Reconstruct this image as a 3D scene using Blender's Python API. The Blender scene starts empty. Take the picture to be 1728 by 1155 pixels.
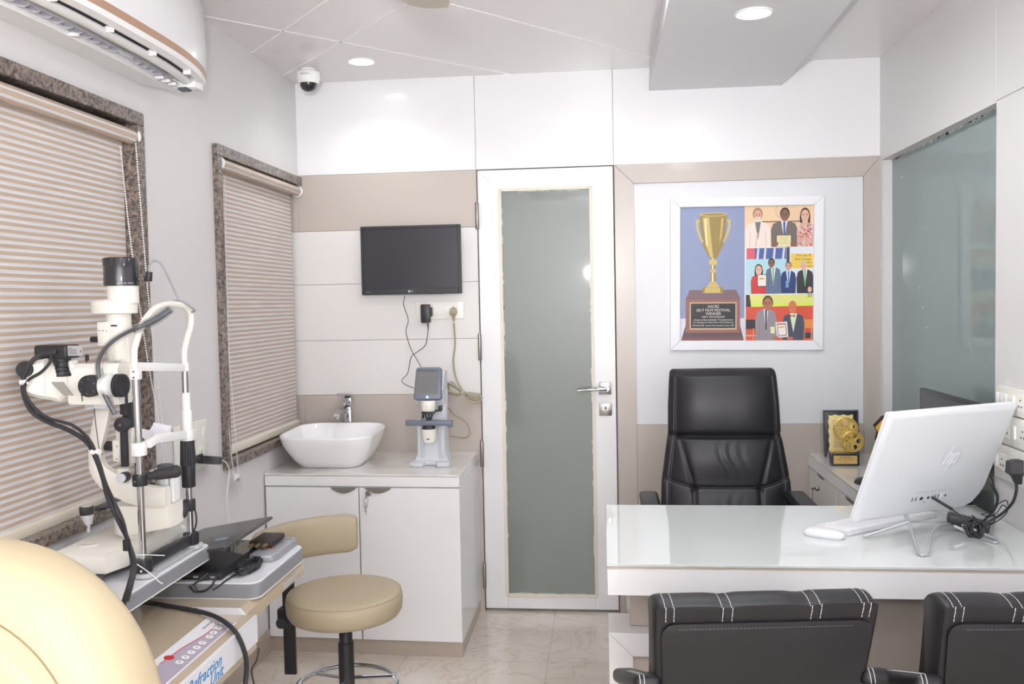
import bpy, bmesh, math, random
from mathutils import Vector, Matrix
random.seed(7)
SC = bpy.context.scene
COL = SC.collection
PI = math.pi
V = Vector

# ---------------------------------------------------------------- camera (solved from the room's edges)
F, PITCH, YAW, ROLL = 1500.0, .0449, .1023, .0192
CAM = V((1.4436, -4.1699, 1.4773))
_fw = V((-math.sin(YAW)*math.cos(PITCH), math.cos(YAW)*math.cos(PITCH), -math.sin(PITCH)))
_r = V((math.cos(YAW), math.sin(YAW), 0)); _u = _r.cross(_fw)
RT = _r*math.cos(ROLL) - _u*math.sin(ROLL)
UP = _r*math.sin(ROLL) + _u*math.cos(ROLL)
FW = _fw
def at(px, py, X=None, Y=None, Z=None):
    """where the sight line through a photo point meets a room plane"""
    d = FW + RT*((px-864)/F) + UP*((577.5-py)/F)
    if X is not None: t = (X-CAM.x)/d.x
    elif Y is not None: t = (Y-CAM.y)/d.y
    else: t = (Z-CAM.z)/d.z
    return CAM + d*t
cam = bpy.data.objects.new('camera', bpy.data.cameras.new('camera'))
COL.objects.link(cam)
cam.matrix_world = Matrix(((RT.x, UP.x, -FW.x, CAM.x), (RT.y, UP.y, -FW.y, CAM.y), (RT.z, UP.z, -FW.z, CAM.z), (0, 0, 0, 1)))
cam.data.sensor_width = 36; cam.data.lens = F/1728*36; cam.data.clip_start = .05
SC.camera = cam

# ---------------------------------------------------------------- materials
def lin(c):
    return tuple(((x/255)/12.92 if x/255 <= .04045 else ((x/255+.055)/1.055)**2.4) for x in c)
def mat(name, rgb, rough=.5, metal=0., coat=0., coat_rough=.03, trans=0., ior=1.45, emit=None, estr=0., spec=.5, alpha=1.):
    m = bpy.data.materials.new(name); m.use_nodes = True
    b = m.node_tree.nodes['Principled BSDF']
    b.inputs['Base Color'].default_value = (*lin(rgb), 1)
    b.inputs['Roughness'].default_value = rough
    b.inputs['Metallic'].default_value = metal
    b.inputs['Coat Weight'].default_value = coat
    b.inputs['Coat Roughness'].default_value = coat_rough
    b.inputs['Transmission Weight'].default_value = trans
    b.inputs['IOR'].default_value = ior
    b.inputs['Specular IOR Level'].default_value = spec
    b.inputs['Alpha'].default_value = alpha
    if emit:
        b.inputs['Emission Color'].default_value = (*lin(emit), 1)
        b.inputs['Emission Strength'].default_value = estr
    return m
def nodes(m):
    nt = m.node_tree
    return nt, nt.nodes['Principled BSDF'], (lambda t: nt.nodes.new(t)), (lambda a, b: nt.links.new(a, b))
def ramp(n, stops, interp='LINEAR'):
    cr = n.color_ramp; cr.interpolation = interp
    while len(cr.elements) < len(stops): cr.elements.new(.5)
    for e, (p, c) in zip(cr.elements, stops):
        e.position = p; e.color = (*lin(c), 1)
def bumpy(m, scale, strength, dist=.002, detail=3):
    nt, b, new, ln = nodes(m)
    tc = new('ShaderNodeTexCoord'); n = new('ShaderNodeTexNoise'); bp = new('ShaderNodeBump')
    n.inputs['Scale'].default_value = scale; n.inputs['Detail'].default_value = detail
    bp.inputs['Strength'].default_value = strength; bp.inputs['Distance'].default_value = dist
    ln(tc.outputs['Object'], n.inputs['Vector']); ln(n.outputs['Fac'], bp.inputs['Height']); ln(bp.outputs['Normal'], b.inputs['Normal'])
    return m
M = {}
M['wall'] = bumpy(mat('painted_wall', (221, 219, 219), .35, spec=.4), 3, .08, .01)
M['gloss_white'] = mat('white_laminate', (236, 236, 238), .28, coat=.25, coat_rough=.08)
M['panel_white'] = mat('white_panel', (226, 224, 222), .32, coat=.15, coat_rough=.1)
M['beige'] = mat('beige_laminate', (189, 180, 172), .3, coat=.2, coat_rough=.1)
M['recess_white'] = mat('white_back_panel', (222, 223, 227), .4)
M['gap'] = mat('dark_joint', (128, 120, 114), .8)
M['ceil'] = mat('ceiling_panel', (222, 218, 218), .22, coat=.3, coat_rough=.12)
M['ceil_strip'] = mat('ceiling_strip', (246, 244, 244), .3)
M['soffit'] = mat('soffit_paint', (214, 213, 216), .35)
M['white'] = mat('white_plastic', (238, 238, 238), .35)
M['warm_white'] = mat('warm_white_plastic', (238, 236, 228), .3, coat=.2)
M['cream'] = mat('cream_rail', (226, 219, 203), .45)
M['ceramic'] = mat('white_ceramic', (245, 245, 247), .08, coat=.6, coat_rough=.02)
M['chrome'] = mat('chrome', (205, 207, 212), .08, metal=1)
M['steel'] = mat('brushed_steel', (156, 152, 146), .36, metal=1)
M['soft_white'] = mat('soft_white_plastic', (222, 222, 226), .35)
M['wire'] = mat('wire_silver', (190, 193, 198), .3, metal=.5)
M['silver'] = mat('silver_plastic', (206, 208, 212), .35, metal=.35)
M['black'] = mat('black_plastic', (46, 46, 50), .38)
M['black_soft'] = mat('black_rubber', (52, 52, 56), .6)
M['black_gloss'] = mat('black_gloss', (46, 47, 52), .12, coat=.5)
M['screen'] = mat('dark_screen', (48, 47, 54), .25)
M['dark_grey'] = mat('dark_grey_plastic', (84, 85, 92), .45)
M['mid_grey'] = mat('grey_plastic', (150, 152, 158), .45)
M['light_grey'] = mat('light_grey_plastic', (206, 209, 215), .4)
M['blue_grey'] = mat('blue_grey_plastic', (112, 118, 134), .4)
M['leather'] = bumpy(mat('black_leather', (32, 31, 35), .42), 320, .25, .0006)
M['stitch'] = mat('white_thread', (216, 214, 212), .7)
M['stitch_grey'] = mat('grey_thread', (110, 110, 114), .7)
M['cream_leather'] = bumpy(mat('cream_leather', (205, 190, 157), .45), 260, .15, .0006)
M['tan_leather'] = bumpy(mat('tan_leather', (175, 162, 138), .5), 300, .2, .0006)
M['gold'] = mat('polished_gold', (236, 204, 118), .28, metal=.6)
M['gold_plate'] = mat('gold_plate', (252, 234, 168), .25)
M['copper'] = mat('copper_strip', (184, 148, 126), .35, metal=.25)
M['cable_beige'] = mat('beige_cable', (166, 156, 136), .55)
M['cable_grey'] = mat('grey_cable', (150, 154, 160), .5)
M['console'] = mat('beige_console', (190, 175, 154), .22, coat=.35)
M['plastic_film'] = mat('clear_plastic', (245, 245, 248), .08, trans=.9, alpha=.45)
M['lamp_on'] = mat('lit_diffuser', (255, 255, 255), .5, emit=(255, 255, 255), estr=14)
M['dome'] = mat('smoked_dome', (30, 32, 36), .05, coat=.6)
M['baseboard'] = mat('beige_baseboard', (180, 168, 156), .3)
M['red'] = mat('red_print', (196, 44, 48), .5)
M['blue_print'] = mat('blue_print', (66, 142, 200), .5)
M['lilac'] = mat('lilac_print', (176, 168, 184), .4)
M['brown_wood'] = mat('dark_wood', (52, 36, 32), .35)
M['sage_grey'] = mat('table_edge_grey', (142, 144, 150), .45)
M['table_white'] = mat('table_white', (232, 234, 240), .3)
M['window_frame'] = mat('window_frame', (120, 118, 114), .5)
M['led'] = mat('blue_led', (150, 200, 255), .4, emit=(140, 190, 255), estr=1.5)

def granite():
    m = mat('brown_granite', (110, 98, 90), .25, coat=.2)
    nt, b, new, ln = nodes(m)
    tc = new('ShaderNodeTexCoord')
    n1 = new('ShaderNodeTexNoise'); n1.inputs['Scale'].default_value = 120; n1.inputs['Detail'].default_value = 4; n1.inputs['Roughness'].default_value = .7
    r1 = new('ShaderNodeValToRGB'); ramp(r1, [(.32, (46, 43, 43)), (.46, (102, 94, 90)), (.56, (132, 124, 118)), (.68, (182, 176, 168))])
    v = new('ShaderNodeTexVoronoi'); v.inputs['Scale'].default_value = 95
    r2 = new('ShaderNodeValToRGB'); ramp(r2, [(.0, (58, 52, 50)), (.35, (128, 112, 102)), (.6, (150, 128, 116)), (.8, (86, 80, 76)), (1, (178, 174, 164))], 'CONSTANT')
    mx = new('ShaderNodeMix'); mx.data_type = 'RGBA'; mx.inputs[0].default_value = .5
    ln(tc.outputs['Object'], n1.inputs['Vector']); ln(tc.outputs['Object'], v.inputs['Vector'])
    ln(n1.outputs['Fac'], r1.inputs['Fac']); ln(v.outputs['Color'], r2.inputs['Fac'])
    ln(r1.outputs['Color'], mx.inputs[6]); ln(r2.outputs['Color'], mx.inputs[7]); ln(mx.outputs[2], b.inputs['Base Color'])
    return m
M['granite'] = granite()
def marble_floor():
    m = mat('polished_marble_tile', (208, 199, 187), .1, coat=.4, coat_rough=.03)
    nt, b, new, ln = nodes(m)
    tc = new('ShaderNodeTexCoord')
    n1 = new('ShaderNodeTexNoise'); n1.inputs['Scale'].default_value = 2.2; n1.inputs['Detail'].default_value = 8; n1.inputs['Distortion'].default_value = 1.2
    r1 = new('ShaderNodeValToRGB'); ramp(r1, [(.3, (200, 190, 177)), (.5, (213, 204, 192)), (.7, (220, 213, 203))])
    n2 = new('ShaderNodeTexNoise'); n2.inputs['Scale'].default_value = 3.1; n2.inputs['Detail'].default_value = 6; n2.inputs['Distortion'].default_value = 2.5
    r2 = new('ShaderNodeValToRGB'); ramp(r2, [(.47, (255, 255, 255)), (.5, (226, 212, 198)), (.53, (255, 255, 255))])
    br = new('ShaderNodeTexBrick'); br.offset = 0; br.inputs['Scale'].default_value = 1
    br.inputs['Color1'].default_value = br.inputs['Color2'].default_value = (1, 1, 1, 1); br.inputs['Mortar'].default_value = (.68, .62, .56, 1)
    br.inputs['Mortar Size'].default_value = .0012; br.inputs['Brick Width'].default_value = .6; br.inputs['Row Height'].default_value = .6
    m1 = new('ShaderNodeMix'); m1.data_type = 'RGBA'; m1.blend_type = 'MULTIPLY'; m1.inputs[0].default_value = .55
    m2 = new('ShaderNodeMix'); m2.data_type = 'RGBA'; m2.blend_type = 'MULTIPLY'; m2.inputs[0].default_value = 1
    for n in (n1, n2, br): ln(tc.outputs['Object'], n.inputs['Vector'])
    ln(n1.outputs['Fac'], r1.inputs['Fac']); ln(n2.outputs['Fac'], r2.inputs['Fac'])
    ln(r1.outputs['Color'], m1.inputs[6]); ln(r2.outputs['Color'], m1.inputs[7])
    ln(m1.outputs[2], m2.inputs[6]); ln(br.outputs['Color'], m2.inputs[7]); ln(m2.outputs[2], b.inputs['Base Color'])
    return m
M['floor'] = marble_floor()
def striped_blind(name, period, duty, phase=0.):
    m = mat(name, (205, 180, 158), .7)
    nt, b, new, ln = nodes(m)
    tc = new('ShaderNodeTexCoord'); sp = new('ShaderNodeSeparateXYZ')
    d = new('ShaderNodeMath'); d.operation = 'MULTIPLY_ADD'; d.inputs[1].default_value = 1/period; d.inputs[2].default_value = phase
    fr = new('ShaderNodeMath'); fr.operation = 'FRACT'
    rp = new('ShaderNodeValToRGB')
    cr = rp.color_ramp
    ramp(rp, [(0, (201, 180, 162)), (duty-.02, (201, 180, 162)), (duty, (226, 226, 229)), (.97, (220, 220, 223)), (1, (166, 156, 148))])
    mp = new('ShaderNodeMapping'); mp.inputs['Scale'].default_value = (40, 6, 240)
    n = new('ShaderNodeTexNoise'); n.inputs['Scale'].default_value = 1; n.inputs['Detail'].default_value = 3
    r2 = new('ShaderNodeValToRGB'); ramp(r2, [(.3, (226, 226, 226)), (.7, (255, 255, 255))])
    mx = new('ShaderNodeMix'); mx.data_type = 'RGBA'; mx.blend_type = 'MULTIPLY'; mx.inputs[0].default_value = .8
    ln(tc.outputs['Object'], sp.inputs[0]); ln(sp.outputs['Z'], d.inputs[0]); ln(d.outputs[0], fr.inputs[0]); ln(fr.outputs[0], rp.inputs['Fac'])
    ln(tc.outputs['Object'], mp.inputs['Vector']); ln(mp.outputs['Vector'], n.inputs['Vector']); ln(n.outputs['Fac'], r2.inputs['Fac'])
    ln(rp.outputs['Color'], mx.inputs[6]); ln(r2.outputs['Color'], mx.inputs[7]); ln(mx.outputs[2], b.inputs['Base Color'])
    return m
M['blind'] = striped_blind('striped_blind_fabric', .0183, .52)
M['blind_roll'] = striped_blind('striped_blind_roll', .0190, .66, .2)
def frosted(name, rgb, trans):
    m = mat(name, rgb, .5, coat=.55, coat_rough=.035, trans=trans, ior=1.45)
    return m
M['door_glass'] = frosted('frosted_door_glass', (140, 148, 141), .25)
M['wall_glass'] = frosted('frosted_wall_glass', (152, 170, 170), .25)
def marble_top():
    m = mat('white_stone_top', (226, 223, 219), .12, coat=.4)
    nt, b, new, ln = nodes(m)
    tc = new('ShaderNodeTexCoord'); n = new('ShaderNodeTexNoise'); n.inputs['Scale'].default_value = 6; n.inputs['Detail'].default_value = 6
    r = new('ShaderNodeValToRGB'); ramp(r, [(.35, (216, 212, 206)), (.6, (231, 229, 226))])
    ln(tc.outputs['Object'], n.inputs['Vector']); ln(n.outputs['Fac'], r.inputs['Fac']); ln(r.outputs['Color'], b.inputs['Base Color'])
    return m
M['stone'] = marble_top()

_mc = {}
def flat(rgb, rough=.5):
    k = (rgb, rough)
    if k not in _mc: _mc[k] = mat('print_%02x%02x%02x' % rgb, rgb, rough)
    return _mc[k]

# ---------------------------------------------------------------- mesh building
WM = {}
def wm(o): return WM.get(o.name, Matrix.Identity(4))
def smooth_path(pts, n=6, closed=False):
    pts = [V(p) for p in pts]
    if len(pts) < 3: return pts
    out = []; N = len(pts)
    rng = range(N if closed else N-1)
    for i in rng:
        p1, p2 = pts[i], pts[(i+1) % N]
        p0 = pts[(i-1) % N] if (closed or i > 0) else p1*2-p2
        p3 = pts[(i+2) % N] if (closed or i+2 < N) else p2*2-p1
        for k in range(n):
            t = k/n
            out.append(.5*((2*p1)+(p2-p0)*t+(2*p0-5*p1+4*p2-p3)*t*t+(3*p1-p0-3*p2+p3)*t**3))
    if not closed: out.append(pts[-1])
    return out
def frame_z(d):
    d = V(d).normalized()
    a = V((0, 0, 1)) if abs(d.z) < .9 else V((1, 0, 0))
    x = a.cross(d).normalized(); y = d.cross(x)
    return x, y, d
def basis(o, x, y, z):
    return Matrix(((x[0], y[0], z[0], o[0]), (x[1], y[1], z[1], o[1]), (x[2], y[2], z[2], o[2]), (0, 0, 0, 1)))
def rotz(a): return Matrix.Rotation(a, 4, 'Z')
def T(x, y, z): return Matrix.Translation((x, y, z))
class MB:
    def __init__(s, *mats): s.bm = bmesh.new(); s.mi = 0
    def _take(s, b, M4=None):
        if M4 is not None: bmesh.ops.transform(b, matrix=M4, verts=b.verts)
        for f in b.faces: f.material_index = s.mi
        me = bpy.data.meshes.new('t'); b.to_mesh(me); b.free(); s.bm.from_mesh(me); bpy.data.meshes.remove(me); return s
    def m(s, i): s.mi = i; return s
    def box(s, x0, x1, y0, y1, z0, z1, bev=0, seg=2, M4=None):
        b = bmesh.new(); bmesh.ops.create_cube(b, size=1)
        bmesh.ops.transform(b, matrix=T((x0+x1)/2, (y0+y1)/2, (z0+z1)/2) @ Matrix.Diagonal((abs(x1-x0), abs(y1-y0), abs(z1-z0), 1)), verts=b.verts)
        if bev: bmesh.ops.bevel(b, geom=b.edges[:], offset=bev, segments=seg, profile=.5, affect='EDGES')
        return s._take(b, M4)
    def obox(s, c, size, M4=None, bev=0, seg=2):
        m = M4.copy() if M4 is not None else Matrix.Identity(4)
        m = T(*c) @ m
        return s.box(-size[0]/2, size[0]/2, -size[1]/2, size[1]/2, -size[2]/2, size[2]/2, bev, seg, m)
    def bar(s, p0, p1, w, h, bev=0, up=(0, 0, 1)):
        p0, p1 = V(p0), V(p1); d = (p1-p0); L = d.length; d.normalize()
        x = d.cross(V(up)).normalized(); z = x.cross(d)
        return s.box(-w/2, w/2, 0, L, -h/2, h/2, bev, 2, basis(p0, x, d, z))
    def cyl(s, p0, p1, r0, r1=None, seg=24, bev=0, bseg=2):
        r1 = r0 if r1 is None else r1
        p0, p1 = V(p0), V(p1); d = p1-p0
        x, y, z = frame_z(d)
        b = bmesh.new(); bmesh.ops.create_cone(b, cap_ends=True, segments=seg, radius1=r0, radius2=r1, depth=d.length)
        if bev:
            ed = [e for e in b.edges if any(len(f.verts) > 4 for f in e.link_faces)]
            bmesh.ops.bevel(b, geom=ed, offset=bev, segments=bseg, profile=.5, affect='EDGES')
        return s._take(b, basis((p0+p1)/2, x, y, z))
    def sphere(s, c, r, seg=20, M4=None):
        r = (r, r, r) if not hasattr(r, '__len__') else r
        b = bmesh.new(); bmesh.ops.create_uvsphere(b, u_segments=seg, v_segments=max(6, seg//2), radius=1)
        m = T(*c) @ (M4 or Matrix.Identity(4)) @ Matrix.Diagonal((*r, 1))
        return s._take(b, m)
    def tube(s, pts, r, seg=8, smooth=5, closed=False):
        P = smooth_path(pts, smooth, closed) if smooth else [V(p) for p in pts]
        b = bmesh.new(); rings = []
        n = len(P); x = None
        for i, p in enumerate(P):
            if closed: d = P[(i+1) % n]-P[i-1]
            else: d = P[min(i+1, n-1)]-P[max(i-1, 0)]
            if d.length < 1e-9: d = V((0, 0, 1))
            d.normalize()
            if x is None: x = frame_z(d)[0]
            x = (x-d*x.dot(d))
            if x.length < 1e-6: x = frame_z(d)[0]
            x.normalize(); y = d.cross(x)
            rr = r[min(int(i*len(r)/n), len(r)-1)] if hasattr(r, '__len__') else r
            rings.append([b.verts.new(p+(x*math.cos(2*PI*k/seg)+y*math.sin(2*PI*k/seg))*rr) for k in range(seg)])
        for i in range(n if closed else n-1):
            A, B = rings[i], rings[(i+1) % n]
            for k in range(seg): b.faces.new((A[k], A[(k+1) % seg], B[(k+1) % seg], B[k]))
        if not closed:
            b.faces.new(rings[0][::-1]); b.faces.new(rings[-1])
        bmesh.ops.recalc_face_normals(b, faces=b.faces)
        return s._take(b)
    def lathe(s, prof, M4=None, seg=32):
        """profile [(r,z)] turned about z"""
        b = bmesh.new(); rings = []
        for r, z in prof:
            rings.append([b.verts.new((max(r, 1e-5)*math.cos(2*PI*k/seg), max(r, 1e-5)*math.sin(2*PI*k/seg), z)) for k in range(seg)])
        for A, B in zip(rings, rings[1:]):
            for k in range(seg): b.faces.new((A[k], A[(k+1) % seg], B[(k+1) % seg], B[k]))
        b.faces.new(rings[0][::-1]); b.faces.new(rings[-1])
        bmesh.ops.recalc_face_normals(b, faces=b.faces)
        return s._take(b, M4)
    def prism(s, poly, depth, M4=None, bev=0, seg=2, z0=0.):
        """polygon in local xy extruded along local z"""
        b = bmesh.new()
        lo = [b.verts.new((p[0], p[1], z0)) for p in poly]; hi = [b.verts.new((p[0], p[1], z0+depth)) for p in poly]
        b.faces.new(lo[::-1]); b.faces.new(hi); n = len(poly)
        for i in range(n): b.faces.new((lo[i], lo[(i+1) % n], hi[(i+1) % n], hi[i]))
        bmesh.ops.recalc_face_normals(b, faces=b.faces)
        if bev:
            ed = [e for e in b.edges if len(e.link_faces) == 2 and e.calc_face_angle(0) > .5]
            bmesh.ops.bevel(b, geom=ed, offset=bev, segments=seg, profile=.5, affect='EDGES')
        return s._take(b, M4)
    def loft(s, sections, cap=True, closed=True):
        b = bmesh.new(); R = [[b.verts.new(p) for p in sec] for sec in sections]; n = len(R[0])
        for A, B in zip(R, R[1:]):
            for k in range(n if closed else n-1): b.faces.new((A[k], A[(k+1) % n], B[(k+1) % n], B[k]))
        if cap: b.faces.new(R[0][::-1]); b.faces.new(R[-1])
        bmesh.ops.recalc_face_normals(b, faces=b.faces)
        return s._take(b)
    def poly(s, pts):
        b = bmesh.new(); b.faces.new([b.verts.new(p) for p in pts]); return s._take(b)
    def ring(s, prof, M4=None, seg=32):
        """closed profile [(r,z)] turned about z"""
        b = bmesh.new(); R = [[b.verts.new((r*math.cos(2*PI*k/seg), r*math.sin(2*PI*k/seg), z)) for k in range(seg)] for r, z in prof]
        for i in range(len(R)):
            A, B = R[i], R[(i+1) % len(R)]
            for k in range(seg): b.faces.new((A[k], A[(k+1) % seg], B[(k+1) % seg], B[k]))
        bmesh.ops.recalc_face_normals(b, faces=b.faces)
        return s._take(b, M4)
    def xf(s, M4): bmesh.ops.transform(s.bm, matrix=M4, verts=s.bm.verts); return s
    def build(s, name, mats, parent=None, local=False, ang=38):
        me = bpy.data.meshes.new(name)
        if parent is not None and not local:
            bmesh.ops.transform(s.bm, matrix=wm(parent).inverted(), verts=s.bm.verts)
        for f in s.bm.faces: f.smooth = True
        a = math.radians(ang)
        for e in s.bm.edges:
            e.smooth = not (len(e.link_faces) == 2 and e.calc_face_angle(0) > a)
        s.bm.to_mesh(me); s.bm.free()
        for x in (mats if isinstance(mats, (list, tuple)) else [mats]):
            me.materials.append(M[x] if isinstance(x, str) else x)
        o = bpy.data.objects.new(name, me); COL.objects.link(o)
        if parent is not None: o.parent = parent; WM[o.name] = wm(parent)
        return o
def thing(name, label, cat, loc=(0, 0, 0), rz=0, group=None, kind=None):
    o = bpy.data.objects.new(name, None); COL.objects.link(o); o.empty_display_size = .05
    o.location = loc; o.rotation_euler = (0, 0, rz); WM[o.name] = T(*loc) @ rotz(rz)
    return tag(o, label, cat, group, kind)
def tag(o, label=None, cat=None, group=None, kind=None):
    if label: o['label'] = label
    if cat: o['category'] = cat
    if group: o['group'] = group
    if kind: o['kind'] = kind
    return o
def struct(o, label, cat): return tag(o, label, cat, None, 'structure')
def text(name, body, size, M4, material, parent=None, extrude=.0003, shear=0, align='CENTER', spacing=1., bold=0.):
    cu = bpy.data.curves.new('t', 'FONT'); cu.body = body; cu.size = size; cu.extrude = extrude; cu.shear = shear
    cu.align_x = align; cu.align_y = 'CENTER'; cu.space_character = spacing; cu.offset = bold; cu.resolution_u = 3
    o = bpy.data.objects.new('t', cu); COL.objects.link(o)
    dg = bpy.context.evaluated_depsgraph_get(); me = bpy.data.meshes.new_from_object(o.evaluated_get(dg))
    bpy.data.objects.remove(o); bpy.data.curves.remove(cu)
    me.name = name; me.transform((wm(parent).inverted() if parent is not None else Matrix.Identity(4)) @ M4)
    me.materials.clear(); me.materials.append(M[material] if isinstance(material, str) else material)
    n = bpy.data.objects.new(name, me); COL.objects.link(n)
    if parent is not None: n.parent = parent; WM[n.name] = wm(parent)
    return n
def copy_tree(o, parent=None):
    c = o.copy(); COL.objects.link(c)
    if parent is not None: c.parent = parent
    for ch in list(o.children): copy_tree(ch, c)
    return c
# ================================================================ THE ROOM
XR, ZC, YF = 2.69, 2.538, -7.0
W1 = (-2.95, -1.48, .873, 2.091); W2 = (-.95, 0, .859, 2.093)

b = MB(); b.box(-.15, XR+.12, YF-.12, .12, -.06, 0)
struct(b.build('floor', 'floor'), 'polished beige marble tile floor', 'floor')
b = MB(); b.box(-.15, XR+.12, YF-.12, .12, ZC, ZC+.06)
ceil = struct(b.build('ceiling', 'ceil'), 'glossy off-white panelled ceiling with thin diagonal strips', 'ceiling')
def strip_line(p, q, w=.008):
    p, q = V((*p, ZC-.0008)), V((*q, ZC-.0008))
    MB().bar(p, q, w, .0016).build('ceiling_strip', 'ceil_strip', ceil)
strip_line((.002, -1.035), (1.03, -.004)); strip_line((.002, -.537), (.95, -1.62), .010)
strip_line((.002, -.166), (.86, -1.14)); strip_line((.83, -1.105), (1.668, -.187), .010)
# dropped slab with a sloping right flank
b = MB(); b.prism([(1.668, 2.432), (2.26, 2.432), (2.376, ZC), (1.672, ZC)], -YF-.001, basis((0, -.001, 0), (1, 0, 0), (0, 0, 1), (0, -1, 0)))
struct(b.build('ceiling_soffit', 'soffit'), 'pale grey dropped ceiling slab above the desk', 'ceiling')

# left wall with two window openings
b = MB()
def wl(y0, y1, z0, z1): b.box(-.15, 0, y0, y1, z0, z1)
wl(YF, W1[0], 0, ZC); wl(W1[1], W2[0], 0, ZC)
for w in (W1, W2): wl(w[0], w[1], 0, w[2]); wl(w[0], w[1], w[3], ZC)
struct(b.build('wall_left', 'wall'), 'off-white painted wall with two granite framed windows', 'wall')
b = MB(); b.box(0, .008, YF, -.50, 0, .10)
struct(b.build('baseboard_left', 'baseboard'), 'beige tile skirting along the window wall', 'skirting')

# back wall (opening for the door) and its laminate boards
D0, D1, DZ = .865, 1.502, 2.1
b = MB(); b.box(-.15, D0, 0, .12, 0, ZC); b.box(D1, XR+.12, 0, .12, 0, ZC); b.box(D0, D1, 0, .12, DZ, ZC)
wb = struct(b.build('wall_back', 'gap'), 'back wall clad in white and beige laminate boards', 'wall')
def board(name, x0, x1, z0, z1, m, t=.006):
    MB().box(x0, x1, -t, 0, z0, z1, .0008, 1).build(name, m, wb)
g = .0008
board('white_board', 0, .861-g, 2.1+g, ZC, 'gloss_white'); board('white_board', .861+g, 1.503-g, 2.1+g, ZC, 'gloss_white')
board('white_board', 1.503+g, XR, 2.1+g, ZC, 'gloss_white')
board('beige_board', 0, .862, 1.834+g, 2.1-g*.3, 'beige')
board('beige_board', -.139, -.0005, 1.834+g, 2.048, 'beige')
for z0, z1 in ((1.578, 1.834), (1.309, 1.578), (1.046, 1.309)): board('white_board', -.139, .862, z0+g, z1-g, 'panel_white')
board('beige_board', 0, .862, .0, 1.046-g, 'beige'); board('beige_board', -.139, -.0005, .895, 1.046-g, 'beige')
# beige frame with mitred corners round the recessed white panel
FX0, FX1, FI0, FI1, FZ1, FZ0 = 1.506, XR, 1.594, 2.617, 2.0125, .896
MX = basis((0, 0, 0), (1, 0, 0), (0, 0, 1), (0, -1, 0))
for nm, poly in (('frame_board', [(FX0, 2.0995), (FI0+.0008, FZ1), (FI1-.0008, FZ1), (FX1, 2.0995)]),
                 ('frame_board', [(FX0, 2.098), (FX0, 0), (FI0, 0), (FI0, FZ1-.001)]),
                 ('frame_board', [(FX1, 2.098), (FX1, 0), (FI1, 0), (FI1, FZ1-.001)]),
                 ('frame_board', [(FI0+.001, 0), (FI1-.001, 0), (FI1-.001, FZ0), (FI0+.001, FZ0)])):
    MB().prism(poly, .014, MX, .0006, 1).build(nm, 'beige', wb)
board('recessed_panel', FI0, FI1, FZ0, FZ1, 'recess_white', .002)

# the door
dr = thing('door_1', 'white framed frosted glass door in the back wall', 'door', ((D0+D1)/2, 0, 0), kind='structure')
b = MB(); L0, L1, LZ0, LZ1 = D0+.003, D1-.003, .014, DZ-.004; G0, G1, GZ0, GZ1 = .975, 1.392, .082, 1.997
for poly in ([(L0, LZ1), (L1, LZ1), (G1+.0004, GZ1), (G0-.0004, GZ1)], [(L0, LZ0), (L0, LZ1-.0008), (G0, GZ1-.0004), (G0, GZ0), (G0, LZ0)],
             [(L1, LZ0), (L1, LZ1-.0008), (G1, GZ1-.0004), (G1, GZ0), (G1, LZ0)], [(G0+.0004, LZ0), (G1-.0004, LZ0), (G1-.0004, GZ0), (G0+.0004, GZ0)]):
    b.prism(poly, .036, basis((0, .03, 0), (1, 0, 0), (0, 0, 1), (0, -1, 0)), .0006, 1)
b.build('door_leaf', 'gloss_white', dr)
b = MB()
for x0, x1, z0, z1 in ((G0-.012, G0+.004, GZ0-.012, GZ1+.012), (G1-.004, G1+.012, GZ0-.012, GZ1+.012), (G0, G1, GZ1-.002, GZ1+.012), (G0, G1, GZ0-.012, GZ0+.004)):
    b.box(x0, x1, -.0095, .006, z0, z1, .001, 1)
b.build('glazing_bead', flat((226, 219, 206), .5), dr)
# sealant smears along the edge of the pane
b = MB()
for i in range(60):
    t = random.random(); e = random.choice('LRBT')
    w = random.uniform(.002, .005); l = random.uniform(.01, .05)
    if e in 'LR':
        x = G0+.004 if e == 'L' else G1-.004-w; z = GZ0+t*(GZ1-GZ0-.06)
        b.box(x, x+w, -.0025, 0, z, z+l)
    else:
        z = GZ0+.003 if e == 'B' else GZ1-.002-w; x = G0+t*(G1-G0-.06)
        b.box(x, x+l, -.0025, 0, z, z+w)
b.build('sealant', flat((214, 222, 218), .5), dr)
MB().box(G0-.004, G1+.004, -.0018, .008, GZ0-.004, GZ1+.004).build('pane', 'door_glass', dr)
for z in (1.885, 1.267, .760, .175):
    b = MB(); x = .864
    b.cyl((x, -.016, z-.062), (x, -.016, z+.062), .0085, bev=.001, seg=16)
    b.cyl((x, -.016, z+.062), (x, -.016, z+.068), .005, seg=12); b.cyl((x, -.016, z+.040), (x, -.016, z+.0415), .0090, seg=16)
    b.build('hinge', 'steel', dr)
hz, lz, hx = 1.067, .968, 1.449
h = MB().box(hx-.029, hx+.029, -.015, -.006, hz-.029, hz+.029, .0015).build('handle', 'steel', dr)
b = MB(); b.cyl((hx+.008, -.012, hz), (hx+.008, -.05, hz), .011)
b.tube([(hx+.008, -.05, hz), (hx-.02, -.054, hz), (hx-.07, -.054, hz-.002), (hx-.128, -.05, hz-.006)], [.0105, .0095, .008, .0065], 12); b.build('lever', 'chrome', h)
h = MB().box(hx-.028, hx+.03, -.015, -.006, lz-.029, lz+.029, .0015).build('lock_plate', 'steel', dr)
b = MB(); b.cyl((hx-.005, -.015, lz+.006), (hx-.005, -.018, lz+.006), .010); b.cyl((hx+.007, -.015, lz+.006), (hx+.007, -.018, lz+.006), .009); b.build('cylinder_cover', 'white', h)

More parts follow.
